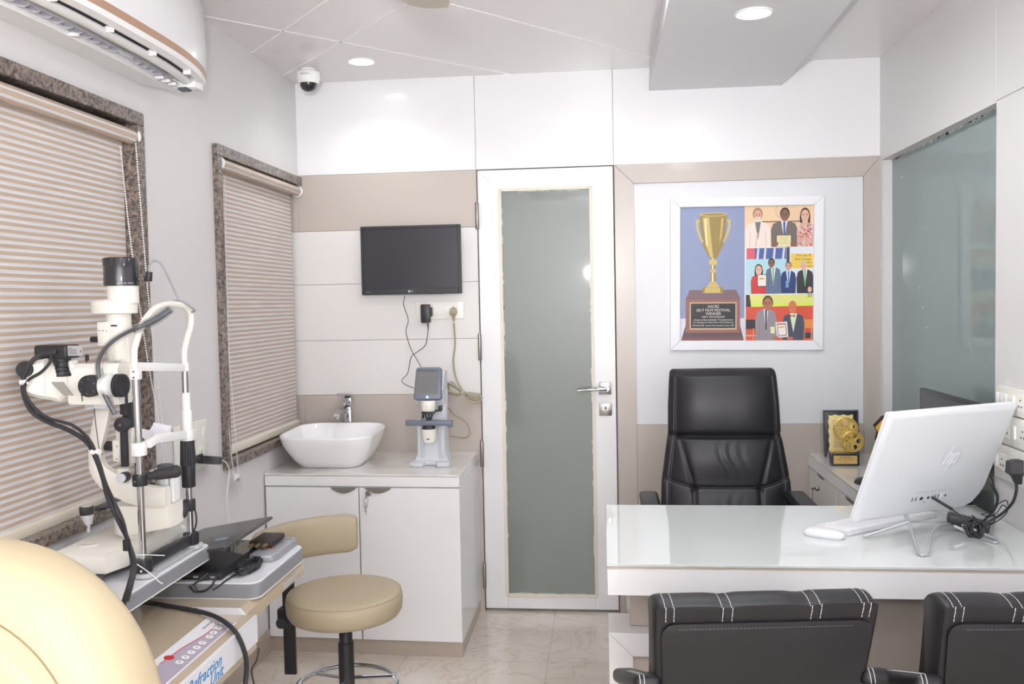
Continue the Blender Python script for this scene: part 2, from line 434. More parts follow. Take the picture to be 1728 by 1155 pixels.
# right wall: boards, recessed frosted glass
GY0, GY1, GTZ, GBZ = -1.19, -.030, 2.078, .70
b = MB(); b.box(XR+.004, XR+.12, YF, GY0, 0, ZC); b.box(XR+.004, XR+.12, GY0, .12, GTZ, ZC); b.box(XR+.004, XR+.12, GY0, .12, 0, GBZ)
b.box(XR+.004, XR+.12, GY1, .12, GBZ, GTZ)
wr = struct(b.build('wall_right', 'wall'), 'white panelled wall with a recessed frosted glass panel', 'wall')
def rboard(y0, y1, z0, z1, m='wall'): MB().box(XR, XR+.006, y0, y1, z0, z1, .0006, 1).build('wall_board', m, wr)
rboard(GY0+.006, 0, GTZ, ZC); rboard(YF, GY0+.003, 2.084, ZC); rboard(YF, GY0, 0, 2.081); rboard(GY0, 0, 0, GBZ)
rboard(GY1, -.006, GBZ, GTZ)
b = MB(); b.box(XR+.045, XR+.055, GY0-.01, GY1+.01, GBZ-.01, GTZ+.01)
w3 = struct(b.build('window_3', 'wall_glass'), 'recessed frosted glass panel in the right wall', 'window')
b = MB()
for i in range(70):
    y = GY0+.02+random.random()*(GY1-GY0-.04); l = random.uniform(.01, .035); d = random.uniform(.002, .009)
    b.box(XR+.042, XR+.046, y, y+l, GTZ-d, GTZ)
for i in range(26):
    y = GY0+.07+random.uniform(-.004, .004); z = 1.36+i*.02
    if random.random() < .75: b.box(XR+.0435, XR+.046, y, y+.003, z, z+.005)
for y, z in ((-.38, 1.50), (-.42, 1.42), (-.46, 1.34), (-.16, 1.98), (-.45, 1.74)): b.box(XR+.0435, XR+.046, y, y+.008, z, z+.008)
b.build('sealant', flat((196, 204, 206), .6), w3)
b = MB(); b.box(-.15, XR+.12, YF-.12, YF, 0, ZC)
struct(b.build('wall_front', 'wall'), 'plain wall behind the photographer', 'wall')

# windows: granite surround, frame and pane
def window(n, w, label):
    y0, y1, z0, z1 = w
    r = thing('window_%d' % n, label, 'window', (0, (y0+y1)/2, z0), kind='structure')
    b = MB(); s = .042; gx = .02
    b.box(-.14, gx, y0+.001, y1-(.001 if n == 1 else .0065), z1-s, z1-.001, .002, 1); b.box(-.14, gx, y0+.001, y1-(.001 if n == 1 else .0065), z0+.001, z0+s*.8, .002, 1)
    b.box(-.14, gx, y0+.001, y0+s, z0+s*.8, z1-s, .002, 1)
    if n == 1: b.box(-.14, gx, y1-s, y1-.001, z0+s*.8, z1-s, .002, 1)
    b.build('granite_surround', 'granite', r)
    b = MB()
    for a, c in ((y0+s, y0+s+.04), ((y0+y1)/2-.02, (y0+y1)/2+.02), (y1-s-.04, y1-s)): b.box(-.125, -.085, a, c, z0+s*.8, z1-s)
    b.box(-.125, -.085, y0+s, y1-s, z0+s*.8, z0+s*.8+.04); b.box(-.125, -.085, y0+s, y1-s, z1-s-.04, z1-s)
    b.build('window_frame', 'window_frame', r)
    MB().box(-.108, -.102, y0+s, y1-s, z0+s*.8, z1-s).build('pane', mat('window_pane_%d' % n, (210, 220, 222), .05, trans=.9), r)
window(1, W1, 'large granite framed window under the air conditioner'); window(2, W2, 'small granite framed window beside the wash basin')

# roller blinds
def blind(name, label, w, y0, y1, zr, zb, cy, chain, side):
    r = thing('roller_blind', label, 'blind', (0, (y0+y1)/2, zb), group='striped roller blinds on the left wall')
    rad = .023; xr = -.004
    MB().cyl((xr, y0, zr), (xr, y1, zr), rad, seg=28).build('roller', 'blind_roll', r)
    MB().box(-.031, -.029, y0+.012, y1-(.012 if y1 < -.1 else .020), zb+.03, zr+.005).build('fabric', 'blind', r)
    b = MB(); b.box(-.044, -.016, y0+.010, y1-(.010 if y1 < -.1 else .014), zb-.004, zb+.03, .006, 3); b.build('bottom_rail', 'cream', r)
    for y, s in ((y0, -1), (y1, 1)):
        b = MB(); b.cyl((xr, y-.005*s, zr), (xr, y+.006*s, zr), rad+.006, seg=28, bev=.002)
        b.box(xr-.03, xr+.012, y, y+.005*s, zr, zr+.040, .001, 1); b.box(xr-.03, xr+.012, y-.022*s, y+.005*s, zr+.037, zr+.040)
        e = b.build('end_bracket', 'white', r)
        b = MB(); b.cyl((xr-.012, y+.005*s, zr+.033), (xr-.012, y+.006*s, zr+.033), .004, seg=10); b.cyl((xr+.004, y+.005*s, zr+.033), (xr+.004, y+.006*s, zr+.033), .004, seg=10); b.build('screw', 'steel', e)
    b = MB()
    for p in chain:
        P = smooth_path(p, 8); acc = 0; last = P[0]
        for q in P[1:]:
            L = (q-last).length
            while acc < L:
                bb = last.lerp(q, acc/L)
                s2 = bmesh.new(); bmesh.ops.create_icosphere(s2, subdivisions=1, radius=.0029); b._take(s2, T(*bb)); acc += .0078
            acc -= L; last = q
        b.tube(P, .0006, 4, 0)
    b.build('bead_chain', 'white', r)
    return r
Z1 = at(225, 232, X=-.004).z; Z2 = at(498, 322, X=-.004).z; y1e = at(226, 232, X=0).y
bl = blind('roller_blind', 'wide striped wood-tone blind in the large window behind the slit lamp', W1, -2.89, y1e-.006, Z1, .905, 0,
      [[at(229, 243, X=.02), at(252, 519, X=.035), at(275, 720, X=.06), at(292, 868, X=.06)],
       [at(203, 248, X=-.02), at(222, 420, X=.02), at(249, 607, X=.05), at(269, 720, X=.06), at(285, 868, X=.06)]], 1)
p = at(290, 875, X=.06); b = MB(); b.box(p.x-.006, p.x+.006, p.y-.011, p.y+.011, p.z-.02, p.z+.012, .003); b.build('chain_weight', 'white', bl)
b = MB(); b.prism([(-.016, 0), (.016, 0), (.02, -.055), (-.012, -.06)], .003, basis(p+V((.006, 0, .006)), (.3, .95, 0), (0, 0, 1), (.95, -.3, 0))); b.build('plastic_bag', 'plastic_film', bl)
bl = blind('roller_blind', 'narrow striped wood-tone blind in the small window beside the basin', W2, -.895, -.014, Z2, .900, 0,
      [[at(379, 300, X=-.0), at(385, 560, X=.02), at(396, 720, X=.028), at(402.5, 800, X=.03)],
       [at(375, 300, X=-.02), at(378, 560, X=.0), at(386.7, 727, X=.02), at(394, 800, X=.03)]], -1)
p = at(399, 806, X=.032); b = MB(); b.box(p.x-.006, p.x+.006, p.y-.014, p.y+.02, p.z-.012, p.z+.014, .004); b.build('chain_weight', 'white', bl)
b = MB(); b.prism([(-.02, 0), (.034, 0), (.036, -.055), (-.014, -.06)], .003, basis(p+V((.006, 0, -.005)), (0, 1, 0), (0, 0, 1), (1, 0, 0))); b.build('plastic_bag', 'plastic_film', bl)
b = MB(); b.cyl(p+V((.0105, -.004, -.012)), p+V((.0115, -.004, -.012)), .006, seg=14); b.build('red_sticker', flat((230, 120, 90)), bl)

# ================================================================ CEILING THINGS
def downlight(x, y, z, r, label):
    t = thing('ceiling_light', label, 'ceiling light', (x, y, z), group='round recessed ceiling lights')
    b = MB(); b.ring([(r+.006, z-.0003), (r+.006, z-.003), (r, z-.006), (r-.004, z-.004), (r-.004, z-.0003)], T(x, y, 0), 40); b.build('trim_ring', 'white', t)
    b = MB(); b.cyl((x, y, z-.0035), (x, y, z-.001), r-.0035, seg=40); b.build('diffuser', 'lamp_on', t)
    return t
downlight(.415, -.335, ZC, .055, 'round lit ceiling light near the dome camera')
downlight(1.962, -1.072, 2.432, .058, 'round lit ceiling light in the dropped slab above the desk')
# dome camera
c = at(513, 130, Z=2.50); cx, cy = c.x+.02, c.y
t = thing('dome_camera', 'white dome security camera in the ceiling corner', 'security camera', (cx, cy, ZC))
b = MB(); b.lathe([(.03, ZC-.001), (.032, ZC-.012), (.05, ZC-.02), (.0525, ZC-.028), (.052, ZC-.048), (.046, ZC-.066), (.043, ZC-.07), (.036, ZC-.068)], T(cx, cy, 0), 36)
hs = b.build('housing', 'white', t)
b = MB()
for k in range(5):
    a = -PI/2-.35+k*.17; b.obox((cx+.0522*math.cos(a), cy+.0522*math.sin(a), ZC-.036), (.004, .0025, .011 if k % 2 else .006), rotz(a+PI/2))
b.build('slot', 'mid_grey', hs)
b = MB(); b.lathe([(.038, ZC-.068), (.036, ZC-.082), (.029, ZC-.094), (.018, ZC-.102), (.004, ZC-.105)], T(cx, cy, 0), 32); b.build('dome', 'dome', t)
# ceiling fan, one blade tip in view
tip = at(722, 16, Z=2.27); fc = V((.98, -2.55, 2.27))
t = thing('ceiling_fan', 'beige-grey ceiling fan blade tip at the top edge of the view', 'ceiling fan', (fc.x, fc.y, ZC))
MB().cyl((fc.x, fc.y, 2.34), (fc.x, fc.y, ZC-.001), .012).build('downrod', 'beige', t)
b = MB(); b.lathe([(.02, 2.36), (.07, 2.35), (.09, 2.32), (.09, 2.28), (.06, 2.25), (.02, 2.245)], T(fc.x, fc.y, 0)); b.build('motor', 'beige', t)
L = (tip.xy-fc.xy).length
for k in range(3):
    ang = math.atan2(tip.y-fc.y, tip.x-fc.x)+k*2*PI/3
    pl = [(.08, -.03), (.2, -.05), (L-.07, -.075), (L-.02, -.06), (L-.003, -.02), (L, .01), (L-.02, .05), (L-.07, .068), (.2, .05), (.08, .03)]
    MB().prism(pl, .005, T(fc.x, fc.y, 2.272) @ rotz(ang) @ Matrix.Rotation(.12, 4, 'X'), .001, 1).build('blade', flat((188, 182, 172), .4), t)

# ================================================================ AIR CONDITIONER
t = thing('air_conditioner', 'white wall air conditioner with copper strip above the large window', 'air conditioner', (0, -1.9, 2.18))
Y0, Y1 = -2.42, -1.335; yc = (Y0+Y1)/2; hl = (Y1-Y0)/2
def dep(y):
    u = abs((y-yc)/hl); return (1-.30*u**3.2)
def loft_sec(poly, ys, lift=0.):
    out = []
    for y in ys:
        s = dep(y); e = max(0, (y-(Y1-.10))/.10)
        out.append([V((p[0]*s, y, p[1]+(lift*e*max(0, 1-p[0]/.12) if p[1] < 2.22 else 0))) for p in poly])
    return out
ys = [Y0+(Y1-Y0)*i/36 for i in range(37)]
b = MB(); b.loft(loft_sec([(0.001, 2.188), (.100, 2.176), (.108, 2.235), (.194, 2.248), (.199, 2.203), (.222, 2.208), (.229, 2.220), (.231, 2.228), (.21, 2.245), (.21, 2.47), (.001, 2.49)], ys, .045)); b.build('casing', 'white', t)
b = MB(); b.loft(loft_sec([(.20, 2.246), (.2325, 2.240), (.236, 2.30), (.228, 2.45), (.20, 2.482)], ys)); b.build('front_panel', 'gloss_white', t)
b = MB(); b.loft(loft_sec([(.2292, 2.2205), (.2314, 2.2275), (.2334, 2.2405), (.226, 2.2405), (.223, 2.222)], ys)); b.build('trim_strip', 'copper', t)
yi = [y for y in ys if Y0+.06 < y < Y1-.07]
b = MB(); b.loft(loft_sec([(.146, 2.199), (.155, 2.191), (.170, 2.190), (.182, 2.197), (.180, 2.204), (.164, 2.2), (.150, 2.205)], yi)); b.build('louver', 'white', t)
b = MB(); b.loft(loft_sec([(.180, 2.212), (.196, 2.205), (.197, 2.225), (.181, 2.230)], yi)); b.build('inner_louver', 'silver', t)
b = MB(); b.loft(loft_sec([(.107, 2.222), (.192, 2.236), (.193, 2.244), (.109, 2.232)], yi)); b.build('outlet_lining', flat((92, 90, 92), .7), t)
b = MB()
n = 22
for i in range(n):
    y = Y0+.09+(Y1-Y0-.21)*i/(n-1); s = dep(y); tilt = .5 if i not in (13, 14) else -.2
    m4 = T(.120*s, y, 2.190) @ Matrix.Rotation(.55, 4, 'Y') @ Matrix.Rotation(tilt, 4, 'X')
    b.prism([(-.015, -.011), (.007, -.014), (.016, -.006), (.016, .006), (.007, .014), (-.015, .011)], .0015, m4)
b.build('vent_fins', flat((206, 204, 214), .4), t)
for y in (-2.2, -1.96, -1.74, -1.53): MB().box(.176, .2, y, y+.005, 2.193, 2.21, .001, 1).build('clip', 'white', t)
for y in (-2.0, -1.56, -1.52, -1.48): MB().box(.100, .125, y, y+.012, 2.176, 2.186, .002, 1).build('clip', 'white', t)

y = Y1-.055; s = dep(y); b = MB(); b.box(.125*s, .165*s, y-.02, y+.014, 2.178, 2.186, .001, 1); b.build('sensor_window', 'dark_grey', t)
b = MB(); b.box(.10*s, .20*s, Y1-.075, Y1-.012, 2.184, 2.22, .004, 2); b.build('end_cap', 'white', t)
# ================================================================ BACK WALL, LEFT: monitor, sockets, leads
BW = -.006                     # face of the laminate boards
Ym = -.06
TL, TR, BR_, BL_ = at(607, 383, Y=Ym), at(776, 378.5, Y=Ym), at(779.5, 495, Y=Ym), at(612, 498.5, Y=Ym)
mc = (TL+TR+BR_+BL_)/4; mw = ((TR-TL).length+(BR_-BL_).length)/2; mh = ((TL-BL_).length+(TR-BR_).length)/2
ang = math.atan2((TR-TL).z+(BR_-BL_).z, (TR-TL).x+(BR_-BL_).x)
MM = T(mc.x, Ym, mc.z) @ Matrix.Rotation(-ang, 4, 'Y') @ basis((0, 0, 0), (1, 0, 0), (0, 0, 1), (0, -1, 0))   # local x right, y up, z to the viewer
t = thing('wall_monitor', 'black flat monitor mounted on the back wall above the lens meter', 'monitor', (mc.x, 0, mc.z))
MB().box(-mw/2, mw/2, -mh/2, mh/2, -.022, 0, .004, 2, MM).build('housing', 'black', t)
b = MB(); bz = .013
for x0, x1, y0, y1 in ((-mw/2, -mw/2+bz, -mh/2, mh/2), (mw/2-bz, mw/2, -mh/2, mh/2), (-mw/2+bz, mw/2-bz, mh/2-bz, mh/2), (-mw/2+bz, mw/2-bz, -mh/2, -mh/2+.027)):
    b.box(x0, x1, y0, y1, -.002, .004, .0015, 1, MM)
bzl = b.build('bezel', 'black', t)
MB().box(-mw/2+bz, mw/2-bz, -mh/2+.027, mh/2-bz, -.001, .0012, 0, 1, MM).build('screen', 'screen', t)
b = MB(); b.cyl((-.010, -mh/2+.0135, .004), (-.010, -mh/2+.0135, .0048), .0052, seg=20); b.xf(MM); b.build('logo', 'light_grey', bzl)
text('logo_lettering', 'LG', .0105, MM @ T(.0035, -mh/2+.0135, .0044), 'light_grey', bzl)
text('lettering', 'FLATRON', .0062, MM @ T(-mw/2+.030, -mh/2+.0125, .0044), 'mid_grey', bzl)
b = MB()
for k in range(6): b.box(.075+k*.014, .084+k*.014, -mh/2-.0015, -mh/2+.003, -.008, 0, .0008, 1, MM)
b.build('button', 'black_gloss', bzl)
b = MB(); b.box(mc.x-.055, mc.x+.055, BW-.012, BW, mc.z-.055, mc.z+.055, .002); b.box(mc.x-.03, mc.x+.03, Ym+.018, BW-.008, mc.z-.03, mc.z+.03, .003); b.build('wall_bracket', 'black', t)

a0, a1 = at(702, 510, Y=BW), at(783.5, 538.5, Y=BW)
t = thing('socket_plate', 'long white switch and socket plate under the wall monitor', 'socket', (a0.x, 0, a1.z))
pl = MB().box(a0.x, a1.x, BW-.009, BW, a1.z, a0.z, .003).build('plate', 'warm_white', t)
for px in (733, 752):
    q = at(px, 522, Y=BW-.01); b = MB(); b.box(q.x-.0085, q.x+.0085, BW-.013, BW-.008, q.z-.018, q.z+.018, .002); b.build('switch', 'white', t)
for px in (718, 765):
    q = at(px, 522, Y=BW-.01); b = MB(); b.box(q.x-.022, q.x+.022, BW-.0105, BW-.008, q.z-.025, q.z+.025, .001, 1)
    b.mi = 1
    for dx, dz in ((-.008, -.008), (.008, -.008), (0, .009)): b.cyl((q.x+dx, BW-.0112, q.z+dz), (q.x+dx, BW-.010, q.z+dz), .0028, seg=10)
    b.build('socket_outlet', ['warm_white', 'black'], t)
# black adapter with its thin lead
q0, q1 = at(709.5, 514, Y=-.045), at(727.5, 545, Y=-.045); z0, z1 = q1.z, q0.z
t = thing('power_adapter', 'black plug-in power adapter under the wall monitor', 'power adapter', (q0.x, BW, z0))
b = MB(); b.box(q0.x, q1.x-.005, -.052, BW-.0115, z0, z1, .005); b.box(q1.x-.010, q1.x+.004, -.030, BW-.0115, z0+.03, z1-.015, .004); b.build('body', 'black', t)
b = MB(); P = [at(722, 546, Y=-.03), at(722.5, 556, Y=-.03), at(718, 582, Y=-.03), at(706, 593, Y=-.03), at(694, 603, Y=-.04), at(688, 630, Y=-.06), at(678, 642, Y=-.10), at(685, 650, Y=-.18), at(704, 657, Y=-.29)]
b.tube(P, .0017, 8); b.cyl(P[0], P[1], .0035, .0022, 10); b.build('lead', 'black', t)
P = [at(683, 499, Y=-.05), at(681, 515, Y=-.04), at(689, 540, Y=-.03), at(685, 560, Y=-.03), at(693, 588, Y=-.035), at(701, 603, Y=-.06), at(710, 619, Y=-.20)]
b = MB(); b.tube(P, .0017, 8); tag(b.build('monitor_lead', 'black'), 'thin black lead running from the wall monitor down to the lens meter', 'cable')
# beige plug, lead and tied coil
q = at(765, 524, Y=-.03)
t = thing('plug_cable', 'beige mains plug and cord tied in a coil beside the door hinge', 'power cord', (q.x, BW, q.z))
b = MB(); pz = q.z
b.loft([[V((q.x+dx*w, -.03+dy*d, z)) for dx, dy in ((-1, -1), (-.6, -1.25), (.6, -1.25), (1, -1), (1, 1), (.6, 1.1), (-.6, 1.1), (-1, 1))] for z, w, d in ((pz+.012, .006, .006), (pz+.008, .013, .012), (pz-.008, .017, .015), (pz-.022, .012, .012), (pz-.030, .006, .006), (pz-.052, .0045, .0045))])
b.build('plug', 'cable_beige', t)
b = MB(); b.cyl((q.x, -.018, pz), (q.x, BW-.0105, pz), .005, seg=10); b.build('pin', 'steel', t)
b = MB()
b.tube([at(765.5, 545, Y=-.03), at(768, 580, Y=-.025), at(765, 610, Y=-.025), at(770, 640, Y=-.03), at(783, 664, Y=-.05)], .0042, 8)
rg = random.Random(3)
for k in range(5):
    o = rg.uniform(-3, 3); w = rg.uniform(-2, 4)
    b.tube([at(783, 664+o*.5, Y=-.05-.004*k), at(770, 655+o, Y=-.045-.004*k), at(757+w, 648+o, Y=-.04-.005*k), at(756+w, 660+o, Y=-.05-.004*k), at(770, 666+o, Y=-.06-.003*k), at(783, 664+o*.5, Y=-.06-.004*k),
            at(800, 666+o+k*1.5, Y=-.055-.004*k), at(812+w*.4, 671+o+k, Y=-.05-.004*k), at(806, 678+o*.8+k*.8, Y=-.055-.003*k), at(792, 675+o*.6+k, Y=-.06-.004*k), at(783, 664+o*.5, Y=-.05-.004*k)], .0042, 7, 5)
b.tube([at(757, 688, Y=-.10), at(766, 700, Y=-.06), at(785, 712, Y=-.04), at(793, 730, Y=-.05), at(786, 739, Y=-.10), at(770, 738, Y=-.20), at(755, 735, Y=-.26)], .0035, 7)
b.build('flex', 'cable_beige', t)
b = MB(); q2 = at(783, 664, Y=-.055); b.tube([q2+V((.004*math.cos(a), .022*math.cos(a)*.9-.008, .013*math.sin(a))) for a in [i*PI/5 for i in range(10)]], .0016, 6, 3, True); b.build('cable_tie', 'white', t)

# ================================================================ WASH CABINET
CT = .7696
A, B_ = V((.0, -.552)), V((.846, -.582))          # the front runs slightly askew to the wall
def front(x): return A.y+(B_.y-A.y)*(x/B_.x)
b = MB(); zs = CT-.007
b.prism([(.0045, BW-.002), (.0045, A.y), (B_.x, B_.y), (B_.x, BW-.002)], .007, T(0, 0, zs), .001, 1)
b.mi = 1; b.prism([(.0045, BW-.002), (.0045, A.y+.002), (B_.x-.001, B_.y+.002), (B_.x-.001, BW-.002)], .043, T(0, 0, CT-.0515), .001, 1)
tag(b.build('countertop', ['stone', 'gloss_white']), 'white stone countertop carrying the wash basin', 'countertop')
t = thing('wash_cabinet', 'white two-door cabinet under the wash basin', 'cabinet', (.42, -.3, 0))
zt = CT-.0525
b = MB(); ins = .020
b.prism([(.0055, BW-.002), (.0055, A.y+ins), (B_.x-.001, B_.y+ins), (B_.x-.001, BW-.002)], zt-.066, T(0, 0, .066)); b.build('carcass', 'gloss_white', t)
b = MB(); b.prism([(.0055, BW-.002), (.0055, A.y+.016), (B_.x-.004, B_.y+.016), (B_.x-.004, BW-.002)], .0655, T(0, 0, .0003)); b.build('plinth', 'baseboard', t)
dm = Matrix.Rotation(math.atan2(B_.y-A.y, B_.x-A.x), 4, 'Z')
xm = .4165
doors = []
for x0, x1, hx in ((.008, xm-.0025, .352), (xm+.0025, B_.x-.001, .500)):
    b = MB(); b.prism([(x0, front(x0)), (x1, front(x1)), (x1, front(x1)+.018), (x0, front(x0)+.018)], zt-.004-.068, T(0, 0, .068), .001, 1)
    d = b.build('door', 'gloss_white', t); doors.append(d)
    b = MB(); yf = front(hx)
    b.prism([(-.058+.116*i/16, -.023*math.sin(PI*i/16)**.8 if 0 < i < 16 else 0) for i in range(17)][::-1], .0025, T(hx, yf-.003, zt-.003) @ dm @ basis((0, 0, 0), (1, 0, 0), (0, .12, 1), (0, -1, .12)), .0008, 1)
    b.build('handle', 'steel', d)
q = at(622, 833, Y=front(.46)); lx, ly, lz2 = q.x, front(q.x), q.z
b = MB(); b.cyl((lx, ly, lz2), (lx, ly-.006, lz2), .0125, seg=24, bev=.001); b.cyl((lx, ly-.006, lz2), (lx, ly-.010, lz2), .008, seg=20); b.build('lock', 'steel', doors[1])
t = thing('key', 'small keys hanging from the lock of the cabinet under the basin', 'keys', (lx, ly-.012, lz2))
b = MB(); b.box(lx-.004, lx-.0025, ly-.03, ly-.0102, lz2-.003, lz2+.003); b.cyl((lx-.004, ly-.028, lz2-.006), (lx-.0025, ly-.028, lz2-.006), .010, seg=18); b.build('key_blade', 'steel', t)
b = MB(); b.tube([(lx-.004+.010*math.cos(a), ly-.03, lz2-.024+.012*math.sin(a)) for a in [i*PI/6 for i in range(12)]], .001, 6, 3, True); b.build('key_ring', 'steel', t)
b = MB(); b.cyl((lx-.006, ly-.029, lz2-.044), (lx-.006, ly-.031, lz2-.044), .010, seg=18); b.box(lx-.009, lx-.003, ly-.031, ly-.029, lz2-.082, lz2-.05); b.box(lx-.011, lx-.003, ly-.031, ly-.029, lz2-.07, lz2-.064); b.build('spare_key', 'silver', t)

# basin
def rrect(cx, cy, w, d, r, n=8, pw=None):
    pts = []
    for k, (sx, sy) in enumerate(((1, 1), (-1, 1), (-1, -1), (1, -1))):
        for i in range(n+1):
            a = k*PI/2+i/n*PI/2
            pts.append((cx+sx*(w/2-r)+r*math.cos(a), cy+sy*(d/2-r)+r*math.sin(a)))
    return pts
zb = CT+.0005
bc = V((.239, -.318)); BWd, BDp = .415, .405
secs = []
for z, w, d, r in ((0, BWd-.150, BDp-.19, .06), (.003, BWd-.138, BDp-.175, .07), (.03, BWd-.092, BDp-.118, .085), (.07, BWd-.048, BDp-.058, .095), (.11, BWd-.016, BDp-.018, .10), (.138, BWd-.002, BDp-.002, .102), (.146, BWd, BDp, .102), (.150, BWd-.004, BDp-.004, .10),
                   (.151, BWd-.012, BDp-.012, .096), (.148, BWd-.020, BDp-.020, .092), (.12, BWd-.05, BDp-.06, .09), (.06, BWd-.11, BDp-.14, .08), (.028, BWd-.19, BDp-.22, .06)):
    secs.append([V((x, y, zb+z+(.006*((y-bc.y)/.2) if z > .1 else 0))) for x, y in rrect(bc.x, bc.y, w, d, r)])
t = thing('wash_basin', 'white ceramic vessel basin on the countertop', 'wash basin', (bc.x, bc.y, zb))
b = MB(); b.loft(secs); b.build('bowl', 'ceramic', t, ang=60)
b = MB(); b.cyl((bc.x, bc.y, zb+.0282), (bc.x, bc.y, zb+.031), .022); b.build('drain', 'chrome', t)
q = at(585, 722, Y=-.125); text('maker_mark', 'Hindware', .011, basis((q.x, -.131, zb+.127), (1, 0, 0), (0, .2, 1), (0, -1, .2)), 'mid_grey', t)
# tap
fx, fy = at(588, 690, Y=-.062).x, -.062
t = thing('basin_tap', 'square chrome pillar tap behind the wash basin', 'tap', (fx, fy, CT))
b = MB(); b.box(fx-.017, fx+.017, fy-.022, fy+.02, CT+.0005, .985, .003); b.cyl((fx, fy, CT+.0005), (fx, fy, CT+.012), .030); b.build('pillar', 'chrome', t)
b = MB(); b.box(fx-.019, fx+.019, fy-.022, fy+.02, 1.003, 1.04, .003); b.bar((fx, fy+.02, 1.05), (fx-.012, fy-.085, 1.062), .036, .012, .003); b.box(fx-.014, fx+.014, fy-.015, fy+.015, .984, 1.046); b.build('lever', 'chrome', t)
b = MB(); b.bar((fx-.004, fy-.005, .985), (fx-.022, fy-.12, .972), .032, .024, .004); b.cyl((fx-.021, fy-.108, .962), (fx-.021, fy-.108, .950), .012); b.build('spout', 'chrome', t)

# ================================================================ LENS METER
lx, ly = .688, -.33
t = thing('lens_meter', 'pale grey digital lens meter with blue-grey screen on the countertop', 'lens meter', (lx, ly, CT))
b = MB(); z = CT+.0005
b.prism([(-.088, -.075), (-.060, -.085), (-.030, -.083), (-.020, -.04), (.022, -.04), (.032, -.083), (.060, -.085), (.088, -.075), (.082, -.02), (.06, .07), (-.06, .07), (-.082, -.02)], .020, T(lx, ly, z), .004, 2)
b.loft([[V((lx+sx*w, ly+yy, zz)) for sx, yy in ((-1, y0), (1, y0), (1, .065), (-1, .065))] for zz, w, y0 in ((z+.015, .075, -.03), (z+.05, .063, -.018), (z+.20, .062, -.018))])
b.build('base', 'light_grey', t)
b = MB()
for sx in (-1, 1):
    b.box(lx+sx*.052-.008, lx+sx*.052+.008, ly-.034, ly, z+.04, z+.205, .003)
    b.cyl((lx+sx*.04, ly-.024, z+.03), (lx+sx*.04, ly-.024, z+.19), .006, seg=12)
b.box(lx-.055, lx+.065, ly+.005, ly+.06, z+.19, z+.33, .006); b.loft([[V((lx+sx*.062, ly+yy, zz)) for sx, yy in ((-1, y0), (1, y0), (1, .06), (-1, .06))] for zz, y0 in ((z+.27, -.02), (z+.33, -.045), (z+.41, .0))]); b.build('column', 'light_grey', t)
# tilted screen head
hm = T(lx-.006, ly-.052, 1.132) @ Matrix.Rotation(math.radians(-14), 4, 'X') @ basis((0, 0, 0), (1, 0, 0), (0, 0, 1), (0, -1, 0))
b = MB(); b.prism([(-.060, -.066), (-.052, -.071), (.052, -.071), (.062, -.064), (.060, .066), (.052, .072), (-.044, .072), (-.053, .064)], .028, hm @ T(0, 0, -.03), .005, 3)
hd = b.build('screen_head', 'blue_grey', t)
b = MB(); b.box(-.048, .047, -.050, .052, -.0025, .0006, .0003, 1, hm); b.build('screen', flat((138, 138, 140), .12), hd)
b = MB(); b.box(-.045, .045, -.045, .060, -.0005, .0015, .0003, 1, hm); b.build('protective_film', 'plastic_film', hd)
b = MB(); b.cyl(hm @ V((.001, -.060, -.003)), hm @ V((.001, -.060, .0012)), .0055, seg=16); b.build('power_button', 'led', hd)
b = MB()
for k in range(3): b.box(-.042+k*.03, -.028+k*.03, .0555, .058, -.001, .0012, 0, 1, hm)
b.build('slot', 'dark_grey', hd)
b = MB(); b.cyl((lx-.002, ly-.058, 1.058), (lx-.002, ly-.058, 1.012), .033, .030, 32, .003); b.build('nozzle', 'warm_white', t)
b = MB(); b.box(lx-.030, lx+.024, ly-.075, ly-.045, 1.0, 1.011, .001); b.box(lx-.03, lx-.022, ly-.075, ly-.05, .982, 1.005, .001)
for dx in (-.016, 0, .014): b.cyl((lx+dx, ly-.06, 1.002), (lx+dx*.6, ly-.06, .975), .0035, seg=10)
b.box(lx+.02, lx+.055, ly-.066, ly-.055, 1.010, 1.018, .001); b.box(lx+.042, lx+.058, ly-.07, ly-.05, 1.014, 1.036, .002); b.build('lens_holder', 'black', t)
b = MB(); b.prism([(-.098, -.022), (.085, -.022), (.088, -.030), (.105, -.030), (.106, 0), (-.03, .0), (-.098, .002)], .030, basis((lx-.004, 0, .972), (1, 0, 0), (0, 0, 1), (0, -1, 0)) @ T(0, 0, -ly+.05), .003, 2); b.build('lens_table', 'blue_grey', t)
b = MB(); b.cyl((lx-.002, ly-.062, .935), (lx-.002, ly-.062, .95), .030, .024, 28); b.cyl((lx-.002, ly-.062, .948), (lx-.002, ly-.062, .985), .009, seg=16); b.build('lens_rest', 'black', t)
b = MB(); b.lathe([(.012, .872), (.024, .876), (.030, .89), (.034, .935), (.030, .938)], T(lx-.002, ly-.055, 0)); b.build('lamp_cup', 'warm_white', t)
b = MB(); b.obox((lx-.002, ly-.086, .893), (.012, .004, .005), None, .001); b.build('badge', 'dark_grey', t)

